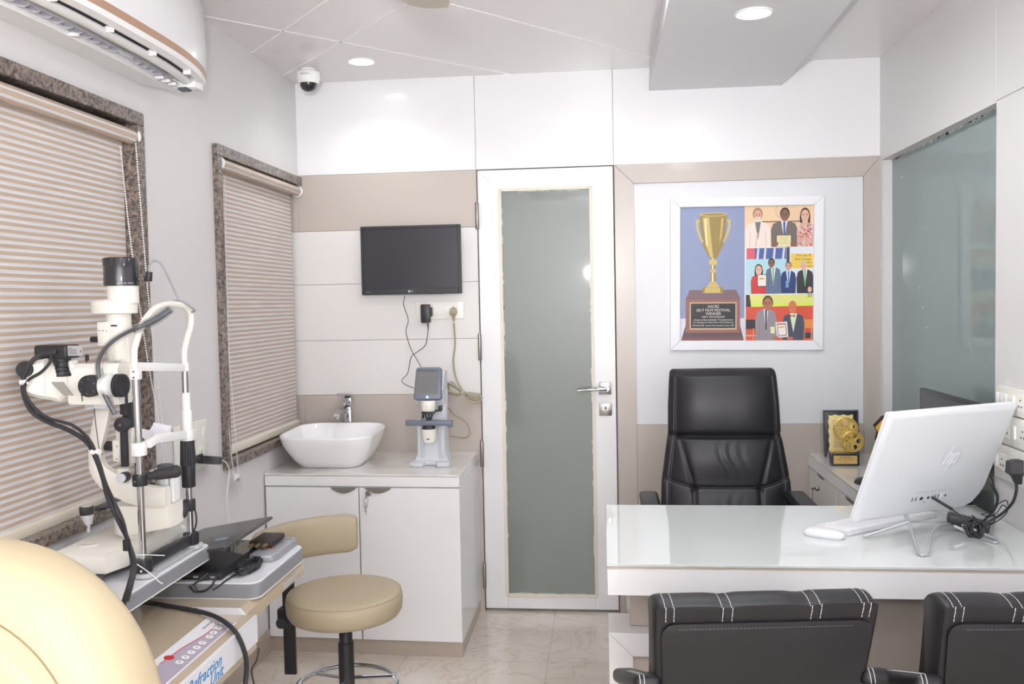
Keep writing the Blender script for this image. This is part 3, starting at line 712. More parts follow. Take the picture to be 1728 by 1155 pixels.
# ================================================================ LEFT WALL sockets, charger, phone
a0, a1 = at(290, 718, X=.004), at(345.5, 788, X=.004)
t = thing('socket_plate', 'white switch plate between the two windows', 'socket', (0, (a0.y+a1.y)/2, a1.z))
zt_, zb_ = 1.078, .905; y0_, y1_ = -1.335, -1.093
MB().box(.0005, .011, y0_, y1_, zb_, zt_, .004).build('plate', 'warm_white', t)
for y, z in ((-1.125, 1.03), (-1.19, 1.03)): MB().box(.010, .015, y-.011, y+.011, z-.02, z+.02, .002).build('switch', 'white', t)
b = MB(); y, z = -1.15, .955; b.box(.010, .0135, y-.03, y+.03, z-.028, z+.028, .001); b.mi = 1
for dy, dz in ((-.009, -.009), (.009, -.009), (0, .010)): b.cyl((.013, y+dy, z+dz), (.0142, y+dy, z+dz), .003, seg=10)
b.build('socket_outlet', ['warm_white', 'black'], t)
q0, q1 = at(336, 777, X=.05), at(369, 778, X=.05)
t = thing('usb_charger', 'small black charger with thin white lead beside the small window', 'charger', (0.05, (q0.y+q1.y)/2, q0.z-.015))
b = MB(); b.bar(q0+V((0, .012, 0)), q1, .03, .028, .004); b.bar(q0-V((.03, .02, -.002)), q0+V((0, .014, 0)), .02, .018, .004); b.cyl((.0142, -1.15, .955), q0-V((.03, .02, -.002)), .005, seg=10); b.build('body', 'black', t)
b = MB(); p0 = at(366, 778, X=.05); b.tube([p0, at(374, 777, X=.05), at(382, 782, X=.05), at(387, 797, X=.045), at(384, 828, X=.04), at(383, 850, X=.04), at(387, 885, X=.04), at(392, 930, X=.04)], .002, 8); b.cyl(p0, at(372, 777, X=.05), .0055, .004, 12); b.build('lead', 'white', t)
q = at(163, 853, Z=.908)
t = thing('smartphone', 'dark phone lying on the granite sill behind the joystick', 'phone', (-.012, q.y, .908))
b = MB(); b.box(-.012, .018, q.y-.05, q.y+.07, .9075, .916, .003); b.build('body', 'dark_grey', t)
b = MB(); b.tube([(.014, q.y-.05, .912), (.016, q.y-.09, .914), (.016, q.y-.12, .912)], .0018, 6); b.build('lead', 'black', t)

# ================================================================ STOOL
sx, sy, sz = .572, -1.315, .526
t = thing('doctor_stool', 'tan upholstered round stool with a curved back band', 'stool', (sx, sy, 0))
R = .193; b = MB(); b.lathe([(.02, sz-.084), (R-.03, sz-.084), (R-.012, sz-.077), (R-.003, sz-.062), (R, sz-.03), (R-.001, sz-.018), (R-.008, sz-.005), (R-.022, sz), (R-.05, sz+.003), (.02, sz+.005)], T(sx, sy, 0), 64); st = b.build('seat', 'tan_leather', t, ang=60)
b = MB(); b.tube([(sx+(R-.006)*math.cos(a), sy+(R-.006)*math.sin(a), sz-.006) for a in [i*2*PI/48 for i in range(48)]], .0016, 6, 1, True); b.build('piping', 'tan_leather', st)
b = MB(); b.cyl((sx, sy, sz-.104), (sx, sy, sz-.0845), .11, seg=32); b.build('seat_plate', 'black', t)
b = MB(); b.cyl((sx, sy, .06), (sx, sy, .35), .026, seg=28); b.cyl((sx, sy, .35), (sx, sy, sz-.10), .022, seg=28); b.build('column', 'black', t)
b = MB(); zr = .205; b.tube([(sx+.165*math.cos(a), sy+.165*math.sin(a), zr) for a in [i*2*PI/40 for i in range(40)]], .009, 10, 1, True)
for k in range(3):
    a = k*2*PI/3+.5; b.tube([(sx+.165*math.cos(a), sy+.165*math.sin(a), zr), (sx+.02*math.cos(a), sy+.02*math.sin(a), zr+.02)], .007, 8, 0)
b.build('foot_ring', 'chrome', t)
for k in range(5):
    a = k*2*PI/5+.3; d = V((math.cos(a), math.sin(a), 0)); o = V((sx, sy, 0))
    b = MB(); b.bar(o+d*.02+V((0, 0, .075)), o+d*.27+V((0, 0, .062)), .034, .028, .006); lg = b.build('leg', 'chrome', t)
    b = MB(); e = o+d*.262; b.cyl(e+V((0, 0, .05)), e+V((0, 0, .03)), .008, seg=10); n = d.cross(V((0, 0, 1)))
    b.cyl(e+n*-.02+V((0, 0, .0255)), e+n*.02+V((0, 0, .0255)), .025, seg=20, bev=.004); b.build('caster', 'black_soft', lg)
# arm and upright strap carrying the back band
ub, ut = at(491, 1138, Y=-1.20), at(481, 985, Y=-1.20); ux, uy = ub.x, -1.20
zc_ = at(478, 1040, Y=-1.20).z
b = MB(); b.box(ux-.021, ux+.021, uy-.006, uy+.006, ub.z, .645, .001); b.build('back_upright', 'black', t)
b = MB(); b.box(ux-.036, ux+.014, uy-.022, uy+.020, zc_-.038, zc_+.03, .004); b.bar((ux+.008, uy, zc_), (sx-.05, sy+.02, sz-.098), .036, .014, .002)
b.cyl((ux-.012, uy-.022, zc_-.010), (ux-.012, uy-.05, zc_-.010), .019, seg=16, bev=.003); b.build('back_bracket', 'black_soft', t)
bc2 = V((sx+.0, sy-.0)); RB = .295
secs = []
a0_, a1_ = math.radians(97), math.radians(184); n = 28
zc2 = at(560, 900, Y=sy+RB*.97).z
for i in range(n+1):
    a = a0_+(a1_-a0_)*i/n; e = min(i, n-i); k = 1 if e > 2 else (.80, .93, .985)[e]
    zz = zc2
    sec = []
    for u in range(16):
        th = 2*PI*u/16; cr, sr = math.cos(th), math.sin(th)
        rr = RB+.026*k*math.copysign(abs(cr)**.6, cr); hh = .070*k*math.copysign(abs(sr)**.45, sr)
        sec.append(V((bc2.x+rr*math.cos(a), bc2.y+rr*math.sin(a), zz+hh)))
    secs.append(sec)
b = MB(); b.loft(secs); b.build('back_band', 'tan_leather', t, ang=60)
# ================================================================ DESK AND RIGHT SIDE
DT = .760
t = thing('doctor_desk', 'white doctor desk with glass top across the right side', 'desk', (2.06, -1.4, 0))
DX0, DX1, DY0, DY1 = 1.4445, XR-.002, -1.765, -1.062
b = MB(); b.box(DX0+.001, DX1, DY0+.004, DY1, .671, .7435, .0015, 1); b.build('desk_slab', 'gloss_white', t)
b = MB(); b.box(DX0, DX1, DY0, DY1, .7522, DT, .001, 1); b.build('glass_top', mat('white_back_painted_glass', (214, 218, 217), .06, coat=.5, coat_rough=.01), t)
b = MB(); b.box(DX0+.004, DX1, DY0+.006, DY1, .7437, .7520); b.build('trim_strip', flat((206, 198, 184), .4), t)
b = MB(); b.box(1.512, 1.90, -1.545, -1.50, .5085, .6705, .001, 1); b.box(1.901, DX1, -1.60, -1.50, .001, .6705, .001, 1); b.build('modesty_panel', 'beige', t)
b = MB(); b.box(1.512, 1.542, -1.50, -1.09, .02, .6705); b.build('side_panel', 'beige', t)
# lower mitred plinth frame
px0, pf = 1.4475, -1.602
b = MB()
o0, o1, zt1, zi = px0, 1.899, .507, .437
m4 = basis((0, pf+.165, 0), (1, 0, 0), (0, 0, 1), (0, -1, 0))
b.prism([(o0, zt1), (o1, zt1), (o1, zi), (o0+.070, zi)], .165, m4, .0008, 1); b.prism([(o0, .0005), (o0+.070, .0005), (o0+.070, zi-.0012), (o0, zt1-.0012)], .165, m4, .0008, 1); b.build('plinth_frame', 'gloss_white', t)
b = MB(); b.box(o0+.071, o1, pf+.012, pf+.15, .0005, zi-.001); b.build('plinth_panel', 'beige', t)

# all-in-one computer, seen from the back
phi, tl = .494, .40
org = V((2.394, -1.371, .817)); HW, HH = .506, .366
ax = V((math.cos(phi), math.sin(phi), 0)); nb = V((math.sin(phi), -math.cos(phi), 0)); up = V((0, 0, 1))*math.cos(tl)+nb*math.sin(tl); nn = ax.cross(up)     # nn: out of the back
org = org-up*.012; HM = basis(org, ax, up, nn)
t = thing('all_in_one_computer', 'white all-in-one computer on the desk seen from behind', 'computer', (org.x, org.y, DT))
w = HW/2
out = [(-w, .0), (-w, HH), (w, HH), (w, .06), (w-.012, .012), (w-.05, .0)]
b = MB()
def outl(s, y0=0): return [(x*s, (y-HH/2)*s+HH/2+y0) for x, y in [(-w+.004, 0), (-w, .004), (-w, HH-.004), (-w+.004, HH), (w-.004, HH), (w, HH-.004), (w, .075), (w-.008, .045), (w-.030, .012), (w-.06, 0)]]
b.loft([[HM @ V((x, y, z)) for x, y in outl(s)] for z, s in ((-.014, .992), (-.010, 1.0), (-.006, 1.0), (-.002, .988), (.003, .962), (.006, .93))]); b.build('back_shell', mat('white_computer_shell', (224, 227, 232), .38), t)
b = MB(); b.loft([[HM @ V((x, y, z)) for x, y in outl(s)] for z, s in ((-.0145, .985), (-.018, .985), (-.024, .975))]); b.build('front_bezel', 'white', t)
b = MB(); b.box(-w+.012, w-.012, .045, HH-.012, -.0248, -.0238, 0, 1, HM); b.build('screen', 'black_gloss', t)
# round emblem with the two slanted letters
em = HM @ T(.045, .200, .0062)
b = MB(); em = em @ Matrix.Scale(1.36, 4); b.cyl((0, 0, -.001), (0, 0, .0003), .030, seg=48); b.xf(em); lg = b.build('logo', flat((214, 217, 223), .35), t)
b = MB(); sl = .36
def slant(x, y0, y1, wd=.0030): b.prism([(x+y0*sl, y0), (x+wd+y0*sl, y0), (x+wd+y1*sl, y1), (x+y1*sl, y1)], .0008, em @ T(0, 0, .0003))
slant(-.017, -.014, .030); slant(-.005, -.014, .011); slant(.004, -.030, .013); slant(.015, -.013, .010)
b.prism([(-.0125, .010), (-.0015, .010), (-.0005, .013), (-.0115, .013)], .0008, em @ T(0, 0, .0003)); b.prism([(.0085, .010), (.0185, .010), (.0195, .013), (.0095, .013)], .0008, em @ T(0, 0, .0003)); b.prism([(.0010, -.013), (.0110, -.013), (.0120, -.010), (.0020, -.010)], .0008, em @ T(0, 0, .0003))
b.build('lettering', flat((243, 244, 247), .3), lg)
# ports
b = MB(); z = .0015
for x, wd, hh in ((-.052, .004, .014), (-.038, .004, .014), (-.016, .012, .011), (.012, .009, .009), (.040, .004, .015), (.053, .004, .015), (.082, .007, .007)):
    b.box(x-wd/2, x+wd/2, .062-hh/2, .062+hh/2, .004, .0066, .0005, 1, HM)
b.box(.0, .003, .046, .049, .004, .0066, 0, 1, HM); b.build('port', 'black', t)
b = MB(); b.box(.060, .068, .055, .073, .004, .009, .001, 1, HM); b.build('usb_receiver', 'white', t)
b = MB()
for k in range(12): b.box(-.048+k*.013, -.042+k*.013, .084, .0855, .004, .0064, 0, 1, HM)
b.build('port_marks', 'mid_grey', t)
# wire stand
b = MB(); rr = .0042; zf = DT+rr+.0003
f0, f1, f2 = at(1457, 906, Z=zf), at(1558, 937, Z=zf), at(1684, 913, Z=zf)
hub0 = at(1534, 881, Y=-1.47); hub1 = at(1606, 884, Y=-1.40)
b.tube([f0+(hub0-f0)*-.0, f0+(hub0-f0)*.1, hub0], rr, 10, 2)
b.tube([hub0, at(1541, 905, Y=-1.55), at(1549, 930, Z=zf+.004), at(1554, 937, Z=zf), at(1562, 937, Z=zf), at(1567, 925, Z=zf+.012), at(1572, 900, Y=-1.53), at(1585, 888, Y=-1.46), hub1], rr, 10, 6)
b.tube([hub0, at(1548, 881, Y=-1.44), at(1570, 880, Y=-1.42), at(1590, 882, Y=-1.40), hub1], rr, 10, 6)
b.tube([hub1-V((0, 0, -.01)), at(1640, 893, Y=-1.44), at(1670, 906, Z=zf+.003), at(1682, 913, Z=zf), at(1678, 916, Z=zf), at(1650, 907, Z=zf), at(1610, 888, Y=-1.45)], rr, 10, 6)
for hb_ in (hub0, hub1): b.cyl(hb_-nb*.0, hb_+V((0, .03, .012)), .006, seg=14)
for v_ in b.bm.verts: v_.co.z = max(v_.co.z, DT+.0004)
b.build('wire_stand', 'wire', t)
# its power lead, brick and plug
t2 = thing('power_brick', 'black power brick with coiled lead behind the white computer', 'power adapter', (2.5, -1.45, DT))
p = at(1622, 882, Z=DT+.03); b = MB(); b.obox((p.x+.02, p.y+.0, DT+.030), (.115, .052, .030), rotz(-.30) @ Matrix.Rotation(.22, 4, 'Y'), .006); b.build('body', 'black', t2)
b = MB(); j = HM @ V((.028, .062, .008)); j2 = at(1603, 858, Y=-1.50)
b.cyl(j, j.lerp(at(1620, 868, Y=-1.54), .72), .0052, .0045, 14, .001); cpts = [j.lerp(at(1620, 868, Y=-1.54), .7), at(1622, 872, Y=-1.55), at(1634, 886, Y=-1.56), at(1640, 900, Y=-1.55)]
b.tube(cpts, .0024, 8)
rg = random.Random(11); cc = at(1645, 893, Y=-1.52)
for k in range(13):
    r1, r2 = rg.uniform(.017, .026), rg.uniform(.014, .024); o = V((rg.uniform(-.010, .010), rg.uniform(-.012, .012), rg.uniform(-.006, .006))); ph = rg.uniform(0, 6)
    tx = V((.92, .2, -.3)).normalized(); ty = V((.25, .35, .9)).normalized()
    b.tube([cc+o+tx*r1*math.cos(a+ph)+ty*r2*math.sin(a+ph)+V((0, .004*math.sin(3*a), 0)) for a in [i*2*PI/14 for i in range(14)]], .0024, 7, 3, True)
b.build('coiled_lead', 'black', t2)
b = MB(); sp = at(1712, 800, X=XR-.03)
b.tube([at(1652, 893, Y=-1.48), at(1670, 880, Y=-1.42), at(1690, 868, Y=-1.36), at(1708, 850, X=XR-.03), at(1715, 830, X=XR-.028), at(1715, 815, X=XR-.025)], .0042, 8)
for pts in ([(1648, 890, 1.44), (1660, 878, 1.40), (1680, 868, 1.38), (1692, 853, 1.36), (1700, 862, 1.36), (1690, 875, 1.37), (1668, 888, 1.40), (1655, 893, 1.44)],
            [(1640, 870, 1.40), (1650, 878, 1.39), (1662, 885, 1.39), (1676, 882, 1.38), (1680, 872, 1.36), (1665, 872, 1.37), (1655, 868, 1.39)],
            [(1658, 868, 1.36), (1672, 863, 1.33), (1686, 850, 1.31), (1698, 845, 1.30), (1701, 853, 1.31)],
            [(1690, 845, 1.24), (1691, 830, 1.22), (1686, 815, 1.20), (1680, 803, 1.18)]):
    b.tube([V((min(p_.x, XR-.008), p_.y, max(p_.z, DT+.003))) for p_ in [at(x, y, Y=-yy) for x, y, yy in pts]], .0017, 6)
b.tube([V((min(p_.x, XR-.012), p_.y, max(p_.z, DT+.006))) for p_ in [at(1676, 818, Y=-1.20), at(1683, 838, Y=-1.24), at(1680, 856, Y=-1.30), at(1668, 872, Y=-1.35), at(1655, 884, Y=-1.40)]], .0045, 8)
b.build('mains_lead', 'black', t2)
b = MB(); pq = at(1712, 792, X=XR-.03)
b.loft([[V((XR-.012-d, pq.y+dy*wd, z)) for d, dy in ((0, -1), (0, 1), (dd, .8), (dd, -.8))] for z, wd, dd in ((pq.z+.028, .016, .022), (pq.z+.022, .020, .036), (pq.z-.012, .021, .038), (pq.z-.022, .012, .026), (pq.z-.045, .008, .016))]); b.build('plug', 'black', t2)
# loose dark bag-like end of cable hank beside the wall
# keyboard and mouse
kz = DT+.0005
k0, k1, k2 = at(1431, 899, Z=kz+.012), at(1381, 884, Z=kz+.012), at(1492, 886, Z=kz+.012)
dx = (k2-k0).normalized(); dy = V((-dx.y, dx.x, 0))
t = thing('keyboard', 'slim white keyboard under the all-in-one computer', 'keyboard', (k0.x, k0.y, DT))
KM = basis((k0.x, k0.y, kz), dx, dy, (0, 0, 1)); kd = .130
b = MB(); b.prism([(0, 0), (kd, 0), (kd, .006), (0, .016)], .42, KM @ basis((0, 0, 0), (0, 1, 0), (0, 0, 1), (1, 0, 0)), .002, 2); kb = b.build('body', 'soft_white', t)
b = MB()
for r in range(6):
    for c in range(15):
        x = .010+c*.0268; y = .010+r*.0188; zz = .0165-.0085*(y/kd)
        b.box(x, x+.0235, y, y+.0155, zz-.004, zz+.0012, .0012, 1, KM)
b.build('keycaps', flat((230, 230, 233), .4), kb)
mp = at(1391, 905, Z=kz)
t = thing('computer_mouse', 'slim white mouse on the desk beside the keyboard', 'mouse', (mp.x, mp.y, DT))
mdx = (at(1427, 905, Z=kz)-at(1358, 895, Z=kz)).normalized(); mdy = V((-mdx.y, mdx.x, 0)); ML = (at(1427, 905, Z=kz)-at(1358, 895, Z=kz)).length/2
mo = at(1391, 906, Z=kz); Mm = basis((mo.x, mo.y, kz), mdx, mdy, (0, 0, 1))
def mouse_sec(k, zz): return [Mm @ V((ML*k*math.copysign(abs(math.cos(a))**.8, math.cos(a)), .031*k*math.copysign(abs(math.sin(a))**.75, math.sin(a)), zz)) for a in [i*2*PI/36 for i in range(36)]]
b = MB(); b.loft([mouse_sec(.93, .0), mouse_sec(.96, .004)]); b.build('base', 'light_grey', t)
b = MB(); b.loft([mouse_sec(k, z) for k, z in ((.97, .0045), (1., .008), (.985, .012), (.93, .016), (.80, .0205), (.6, .0235), (.35, .025), (.1, .0258))]); b.build('shell', 'soft_white', t, ang=60)

# right-wall socket plates
for i, (z0, z1, y0, lab) in enumerate(((1.102, 1.187, -1.222, 'topmost white socket plate on the right wall'), (1.006, 1.100, -1.228, 'middle white socket plate on the right wall'), (.893, 1.003, -1.212, 'lowest white socket plate on the right wall, with the black plug'))):
    t = thing('socket_plate', lab, 'socket', (XR, y0-.13, z0))
    MB().box(XR-.011, XR-.0005, y0-.30, y0, z0+.001, z1-.001, .003).build('plate', 'warm_white', t)
    zc = (z0+z1)/2
    if i == 0: sw = [-.02, -.045, -.07, -.12]; so = [-.17, -.24]
    elif i == 1: sw = [-.125, -.03]; so = [-.07, -.18]
    else: sw = [-.02, -.15]; so = [-.06, -.20, -.105]
    for d in sw: MB().box(XR-.016, XR-.010, y0+d-.010, y0+d+.010, zc-.02, zc+.02, .002).build('switch', 'white', t)
    for d in so:
        b = MB(); y = y0+d; b.box(XR-.0125, XR-.010, y-.023, y+.023, zc-.026, zc+.026, .001, 1); b.mi = 1
        for ddy, ddz in ((-.009, -.009), (.009, -.009), (0, .010)): b.cyl((XR-.0135, y+ddy, zc+ddz), (XR-.012, y+ddy, zc+ddz), .003, seg=10)
        b.build('socket_outlet', ['warm_white', 'black'], t)

# ================================================================ CREDENZA with the trophies
CX0, CZ = 2.369, .7608
t = thing('side_credenza', 'low white credenza along the right wall under the frosted glass', 'credenza', (2.53, -.5, 0))
b = MB(); b.box(CX0-.002, XR-.001, -1.055, -.017, CZ-.008, CZ, .001, 1); b.build('top', mat('pale_glossy_top', (214, 214, 210), .08, coat=.4, coat_rough=.02), t)
b = MB(); b.box(CX0, XR-.001, -1.055, -.017, CZ-.056, CZ-.0085, .001, 1); b.build('apron', 'gloss_white', t)
b = MB(); b.box(CX0+.02, XR-.001, -1.055, -.017, .001, CZ-.0565); b.build('carcass', 'gloss_white', t)
for i, (y0, y1, hy) in enumerate(((-.502, -.030, -.245), (-.98, -.508, -.70))):
    d = MB().box(CX0+.002, CX0+.019, y0, y1, .07, CZ-.059, .001, 1).build('door', 'panel_white', t)
    b = MB(); b.prism([(-.055+.11*i2/14, -.022*math.sin(PI*i2/14)**.8 if 0 < i2 < 14 else 0) for i2 in range(15)][::-1], .002, basis((CX0+.001, hy, CZ-.060), (0, -1, 0), (-.25, 0, 1), (-1, 0, -.25))); b.build('handle', 'steel', d)
    if i == 0:
        q = at(1381, 825, X=CX0); b = MB(); b.cyl((CX0+.002, q.y, q.z), (CX0-.012, q.y, q.z), .010, seg=20, bev=.001); b.build('lock', 'steel', d); lq = q
t = thing('key', 'small key hanging in the lock of the side credenza', 'keys', (CX0-.014, lq.y, lq.z))
b = MB(); b.box(CX0-.03, CX0-.0125, lq.y-.001, lq.y+.001, lq.z-.004, lq.z+.004); b.tube([(CX0-.026, lq.y+.007*math.cos(a), lq.z-.012+.010*math.sin(a)) for a in [i*PI/6 for i in range(12)]], .001, 6, 2, True); b.box(CX0-.027, CX0-.025, lq.y-.004, lq.y+.004, lq.z-.058, lq.z-.02); b.build('key_blade', 'steel', t)
b = MB(); q = at(1459, 812, Z=CZ+.012); b.sphere((q.x, q.y, CZ+.0005), (.032, .05, .026), 24, rotz(.3)); bmesh.ops.delete(b.bm, geom=[v for v in b.bm.verts if v.co.z < CZ], context='VERTS')
tag(b.build('black_mouse', 'black'), 'black computer mouse on the credenza beside the white computer', 'mouse')
# plaque leaning near the back wall
p0, p1 = at(1390, 768, Y=-.10), at(1448.5, 692, Y=-.10)
t = thing('award_plaque', 'black framed plaque with gold plate at the back of the credenza', 'plaque', ((p0.x+p1.x)/2, -.1, CZ))
pw, ph_ = p1.x-p0.x, p1.z-CZ-.001
PM = T(p0.x, -.118, CZ+.001) @ Matrix.Rotation(-.10, 4, 'X') @ basis((0, 0, 0), (1, 0, 0), (0, 0, 1), (0, -1, 0))
bk = MB().box(0, pw, 0, ph_, -.014, 0, .003, 2, PM).build('board', 'black', t)
b = MB()
for x0, x1, y0, y1 in ((0, .006, 0, ph_), (pw-.006, pw, 0, ph_), (0, pw, 0, .006), (0, pw, ph_-.006, ph_)): b.box(x0, x1, y0, y1, 0, .004, .001, 1, PM)
b.build('rim', 'dark_grey', bk)
wv = []
x0, x1, y0, y1 = .020, pw-.024, .022, ph_-.022
for i in range(14): wv.append((x0+(x1-x0)*i/14, y0+.0025*math.sin(i*1.3)))
for i in range(18): wv.append((x1+.0022*math.sin(i*1.5), y0+(y1-y0)*i/18))
for i in range(14): wv.append((x1-(x1-x0)*i/14, y1+.0025*math.sin(i*1.3+1)))
for i in range(18): wv.append((x0+.0022*math.sin(i*1.4), y1-(y1-y0)*i/18))
gp = MB().prism(wv, .003, PM @ T(0, 0, .0003), .0008, 1).build('gold_plate', 'gold_plate', t)
MB().box(x0+.018, x1-.016, y0+.018, y1-.02, .003, .0036, 0, 1, PM).build('text_field', flat((236, 206, 150), .4), gp)
b = MB()
for k in range(9): b.box(x0+.026, x0+.026+(.03 if k % 3 else .045), y0+.03+k*.012, y0+.032+k*.012, .0034, .0040, 0, 1, PM)
b.build('engraved_lines', flat((190, 150, 96), .5), gp)
# film-reel trophy
ta, tb = at(1403, 784, Y=-.335), at(1452, 788, Y=-.335)
t = thing('reel_trophy', 'gold film-reel trophy on a black block in front of the plaque', 'trophy', ((ta.x+tb.x)/2, -.31, CZ))
bx0, bx1, by0, by1, bz1 = ta.x-.001, tb.x-.003, -.335, -.268, CZ+.052
MB().box(bx0, bx1, by0, by1, CZ+.0005, bz1, .002).build('base', 'black_gloss', t)
pl = MB().box(bx0+.010, bx1-.010, by0-.002, by0+.001, CZ+.009, bz1-.008, .0005, 1).build('name_plate', mat('brass_plate', (222, 184, 120), .4, metal=.3), t)
pm = basis(((bx0+bx1)/2, by0-.0022, 0), (1, 0, 0), (0, 0, 1), (0, -1, 0))
text('lettering', 'JR APACRS', .0098, pm @ T(0, CZ+.037, 0), flat((74, 58, 40)), pl); text('lettering', 'Film Festival Award Winner 2018', .0048, pm @ T(0, CZ+.028, 0), flat((96, 76, 52)), pl); text('lettering', 'ICCE', .0055, pm @ T(0, CZ+.017, 0), flat((96, 76, 52)), pl)
def reel(cx, cz, y, r, rot):
    b = MB(); q = basis((cx, y, cz), (1, 0, 0), (0, 0, 1), (0, -1, 0))
    b.ring([(r*.93, -.008), (r, -.006), (r, .006), (r*.93, .008), (r*.88, .005), (r*.88, -.005)], q, 48)
    hr = r*.245
    bm = bmesh.new(); holes = [(r*.56*math.cos(rot+k*2*PI/5), r*.56*math.sin(rot+k*2*PI/5)) for k in range(5)]
    for hx, hy in holes: b.ring([(hr, -.0065), (hr+.003, -.0065), (hr+.003, .0075), (hr, .0075)], q @ T(hx, hy, 0), 24)
    b.ring([(r*.10, -.007), (r*.15, -.007), (r*.15, .0085), (r*.10, .0085)], q, 20)
    # disc web with the five openings cut out, on a fine grid
    N = 56; vs = {}
    def ok(x, y): return x*x+y*y < (r*.93)**2 and all((x-a)**2+(y-c)**2 > (hr+.001)**2 for a, c in holes)
    st = 2*r/N
    for i in range(N):
        for j in range(N):
            x, y2 = -r+(i+.5)*st, -r+(j+.5)*st
            if ok(x, y2):
                for zf_, fl in ((.004, 0), (-.004, 1)):
                    qd = []
                    for di, dj in ((0, 0), (1, 0), (1, 1), (0, 1)):
                        k = (i+di, j+dj, zf_)
                        if k not in vs: vs[k] = bm.verts.new((-r+(i+di)*st, -r+(j+dj)*st, zf_))
                        qd.append(vs[k])
                    bm.faces.new(qd[::-1] if fl else qd)
    b._take(bm, q)
    return b
c1 = at(1427, 724, Y=-.292); c2 = at(1439, 749, Y=-.312)
c2.z = max(c2.z, bz1+.047)
reel(c1.x, c1.z, -.288, .051, .3).build('large_reel', 'gold', t); reel(c2.x, bz1+.0465, -.306, .046, .1).build('small_reel', 'gold', t)
b = MB(); b.prism([(bx0+.006, bz1), (bx1-.02, bz1), (bx1-.03, bz1+.010), (bx0+.016, bz1+.010)], .03, basis((0, -.28, 0), (1, 0, 0), (0, 0, 1), (0, -1, 0)), .001, 1); b.box(c1.x-.006, c1.x+.006, -.291, -.283, bz1, c1.z-.04); b.build('foot', 'gold', t)
# shield plaque at the far right corner
s0 = at(1500, 712, Y=-.17)
t = thing('shield_award', 'dark wooden shield plaque with gold face half hidden by the computer', 'plaque', (2.64, -.35, CZ))
def shield(s): return [(x*s, (y-.105)*s+.105) for x, y in [(0, 0), (.035, .02), (.06, .055), (.068, .10), (.064, .13), (.082, .155), (.060, .178), (.045, .196), (.02, .204), (0, .208), (-.02, .204), (-.045, .196), (-.060, .178), (-.082, .155), (-.064, .13), (-.068, .10), (-.06, .055), (-.035, .02)]]
scy = -.35; scx = at(1478, 712, Y=scy).x+.055
SM = T(scx, scy, CZ+.012) @ rotz(math.radians(-52)) @ Matrix.Rotation(-.10, 4, 'X') @ basis((0, 0, 0), (1, 0, 0), (0, 0, 1), (0, -1, 0))
sb = MB().prism(shield(1), .014, SM @ T(0, 0, 0), .003, 2).build('shield_board', 'brown_wood', t)
MB().prism(shield(.82), .003, SM @ T(0, 0, .0142), .001, 1).build('gold_face', mat('gold_face', (226, 190, 96), .35, metal=.4), sb)
b = MB(); b.box(-.032, .032, -.012, .003, -.03, .022, .002, 2, T(scx, scy, CZ+.0128) @ rotz(math.radians(-52)) @ basis((0, 0, 0), (1, 0, 0), (0, 0, 1), (0, -1, 0))); b.build('foot', 'brown_wood', t)
# flat monitor standing along the right wall
e0 = at(1554, 655, X=2.63); e1 = at(1648, 683, X=2.63)
t = thing('dark_monitor', 'dark flat monitor standing on the credenza behind the white computer', 'monitor', (2.63, (e0.y+e1.y)/2, CZ))
tz = e0.z; y0, y1 = e0.y-.50, e0.y
b = MB(); b.box(2.625, 2.648, y0, y1, tz-.30, tz, .003); b.build('housing', 'black', t)
b = MB(); b.box(2.6238, 2.6256, y0+.012, y1-.012, tz-.285, tz-.014, 0); b.build('screen', mat('grey_dark_screen', (62, 63, 68), .2), t)
b = MB(); ym_ = (y0+y1)/2; b.box(2.648, 2.664, ym_-.03, ym_+.03, CZ+.01, tz-.10, .003); b.box(2.55, 2.682, ym_-.10, ym_+.10, CZ+.0005, CZ+.011, .003); b.build('stand', 'black', t)
# ================================================================ EXECUTIVE CHAIR
def lerp_tab(tab, v):
    if v <= tab[0][0]: return tab[0][1]
    for (a, x), (c, y) in zip(tab, tab[1:]):
        if v <= c: return x+(y-x)*(v-a)/(c-a)
    return tab[-1][1]
def g_(d, s): return math.exp(-(d/s)**2)
def seg_d(px, pz, a, c):
    ax, az = a; bx, bz = c; dx, dz = bx-ax, bz-az
    t = max(0, min(1, ((px-ax)*dx+(pz-az)*dz)/(dx*dx+dz*dz)))
    return math.hypot(px-ax-t*dx, pz-az-t*dz)
xc, Zt = 1.911, 1.197
t = thing('executive_chair', 'black leather high-back executive chair behind the desk', 'office chair', (xc, -.8, 0))
HWT = [(.45, .25), (.60, .252), (.66, .250), (.76, .245), (.90, .224), (.945, .216), (1.05, .214), (1.15, .208), (1.197, .203)]
def ypl(z): return -.60-(1.197-z)*.16
SEAMS = []
for s in (-1, 1):
    SEAMS += [((s*.176, .940), (s*.125, .742)), ((s*.125, .742), (s*.125, .45)), ((s*.125, .742), (s*.245, .775))]
SEAMS.append(((-.125, .742), (.125, .742)))
def depth(x, z):
    hw = lerp_tab(HWT, z); u = x/hw
    d = .045*(1-abs(u)**3.5)
    if z > .94:
        k = (z-.94)/(Zt-.94); d += .034*max(0, math.sin(PI*k))**.6*(1-abs(u)**8) - .02*max(0, k-.9)/.1
    else:
        d += .016*g_(z-.86, .08)*(1-abs(u)**4) if z > .742 else .018*g_(z-.64, .07)*(1-abs(u)**4)
        d += .0020*math.sin(x*150+3*math.sin(z*30))*g_(x, .06)*g_(z-(.86 if z > .742 else .65), .06)
        for a, c in SEAMS[:]: d -= .007*g_(seg_d(x, z, a, c), .009)
    d -= .016*g_(z-.941, .011)
    d -= .006*g_((abs(u)-.90)*hw, .006)
    return d
secs = []; NU, NZ = 96, 150
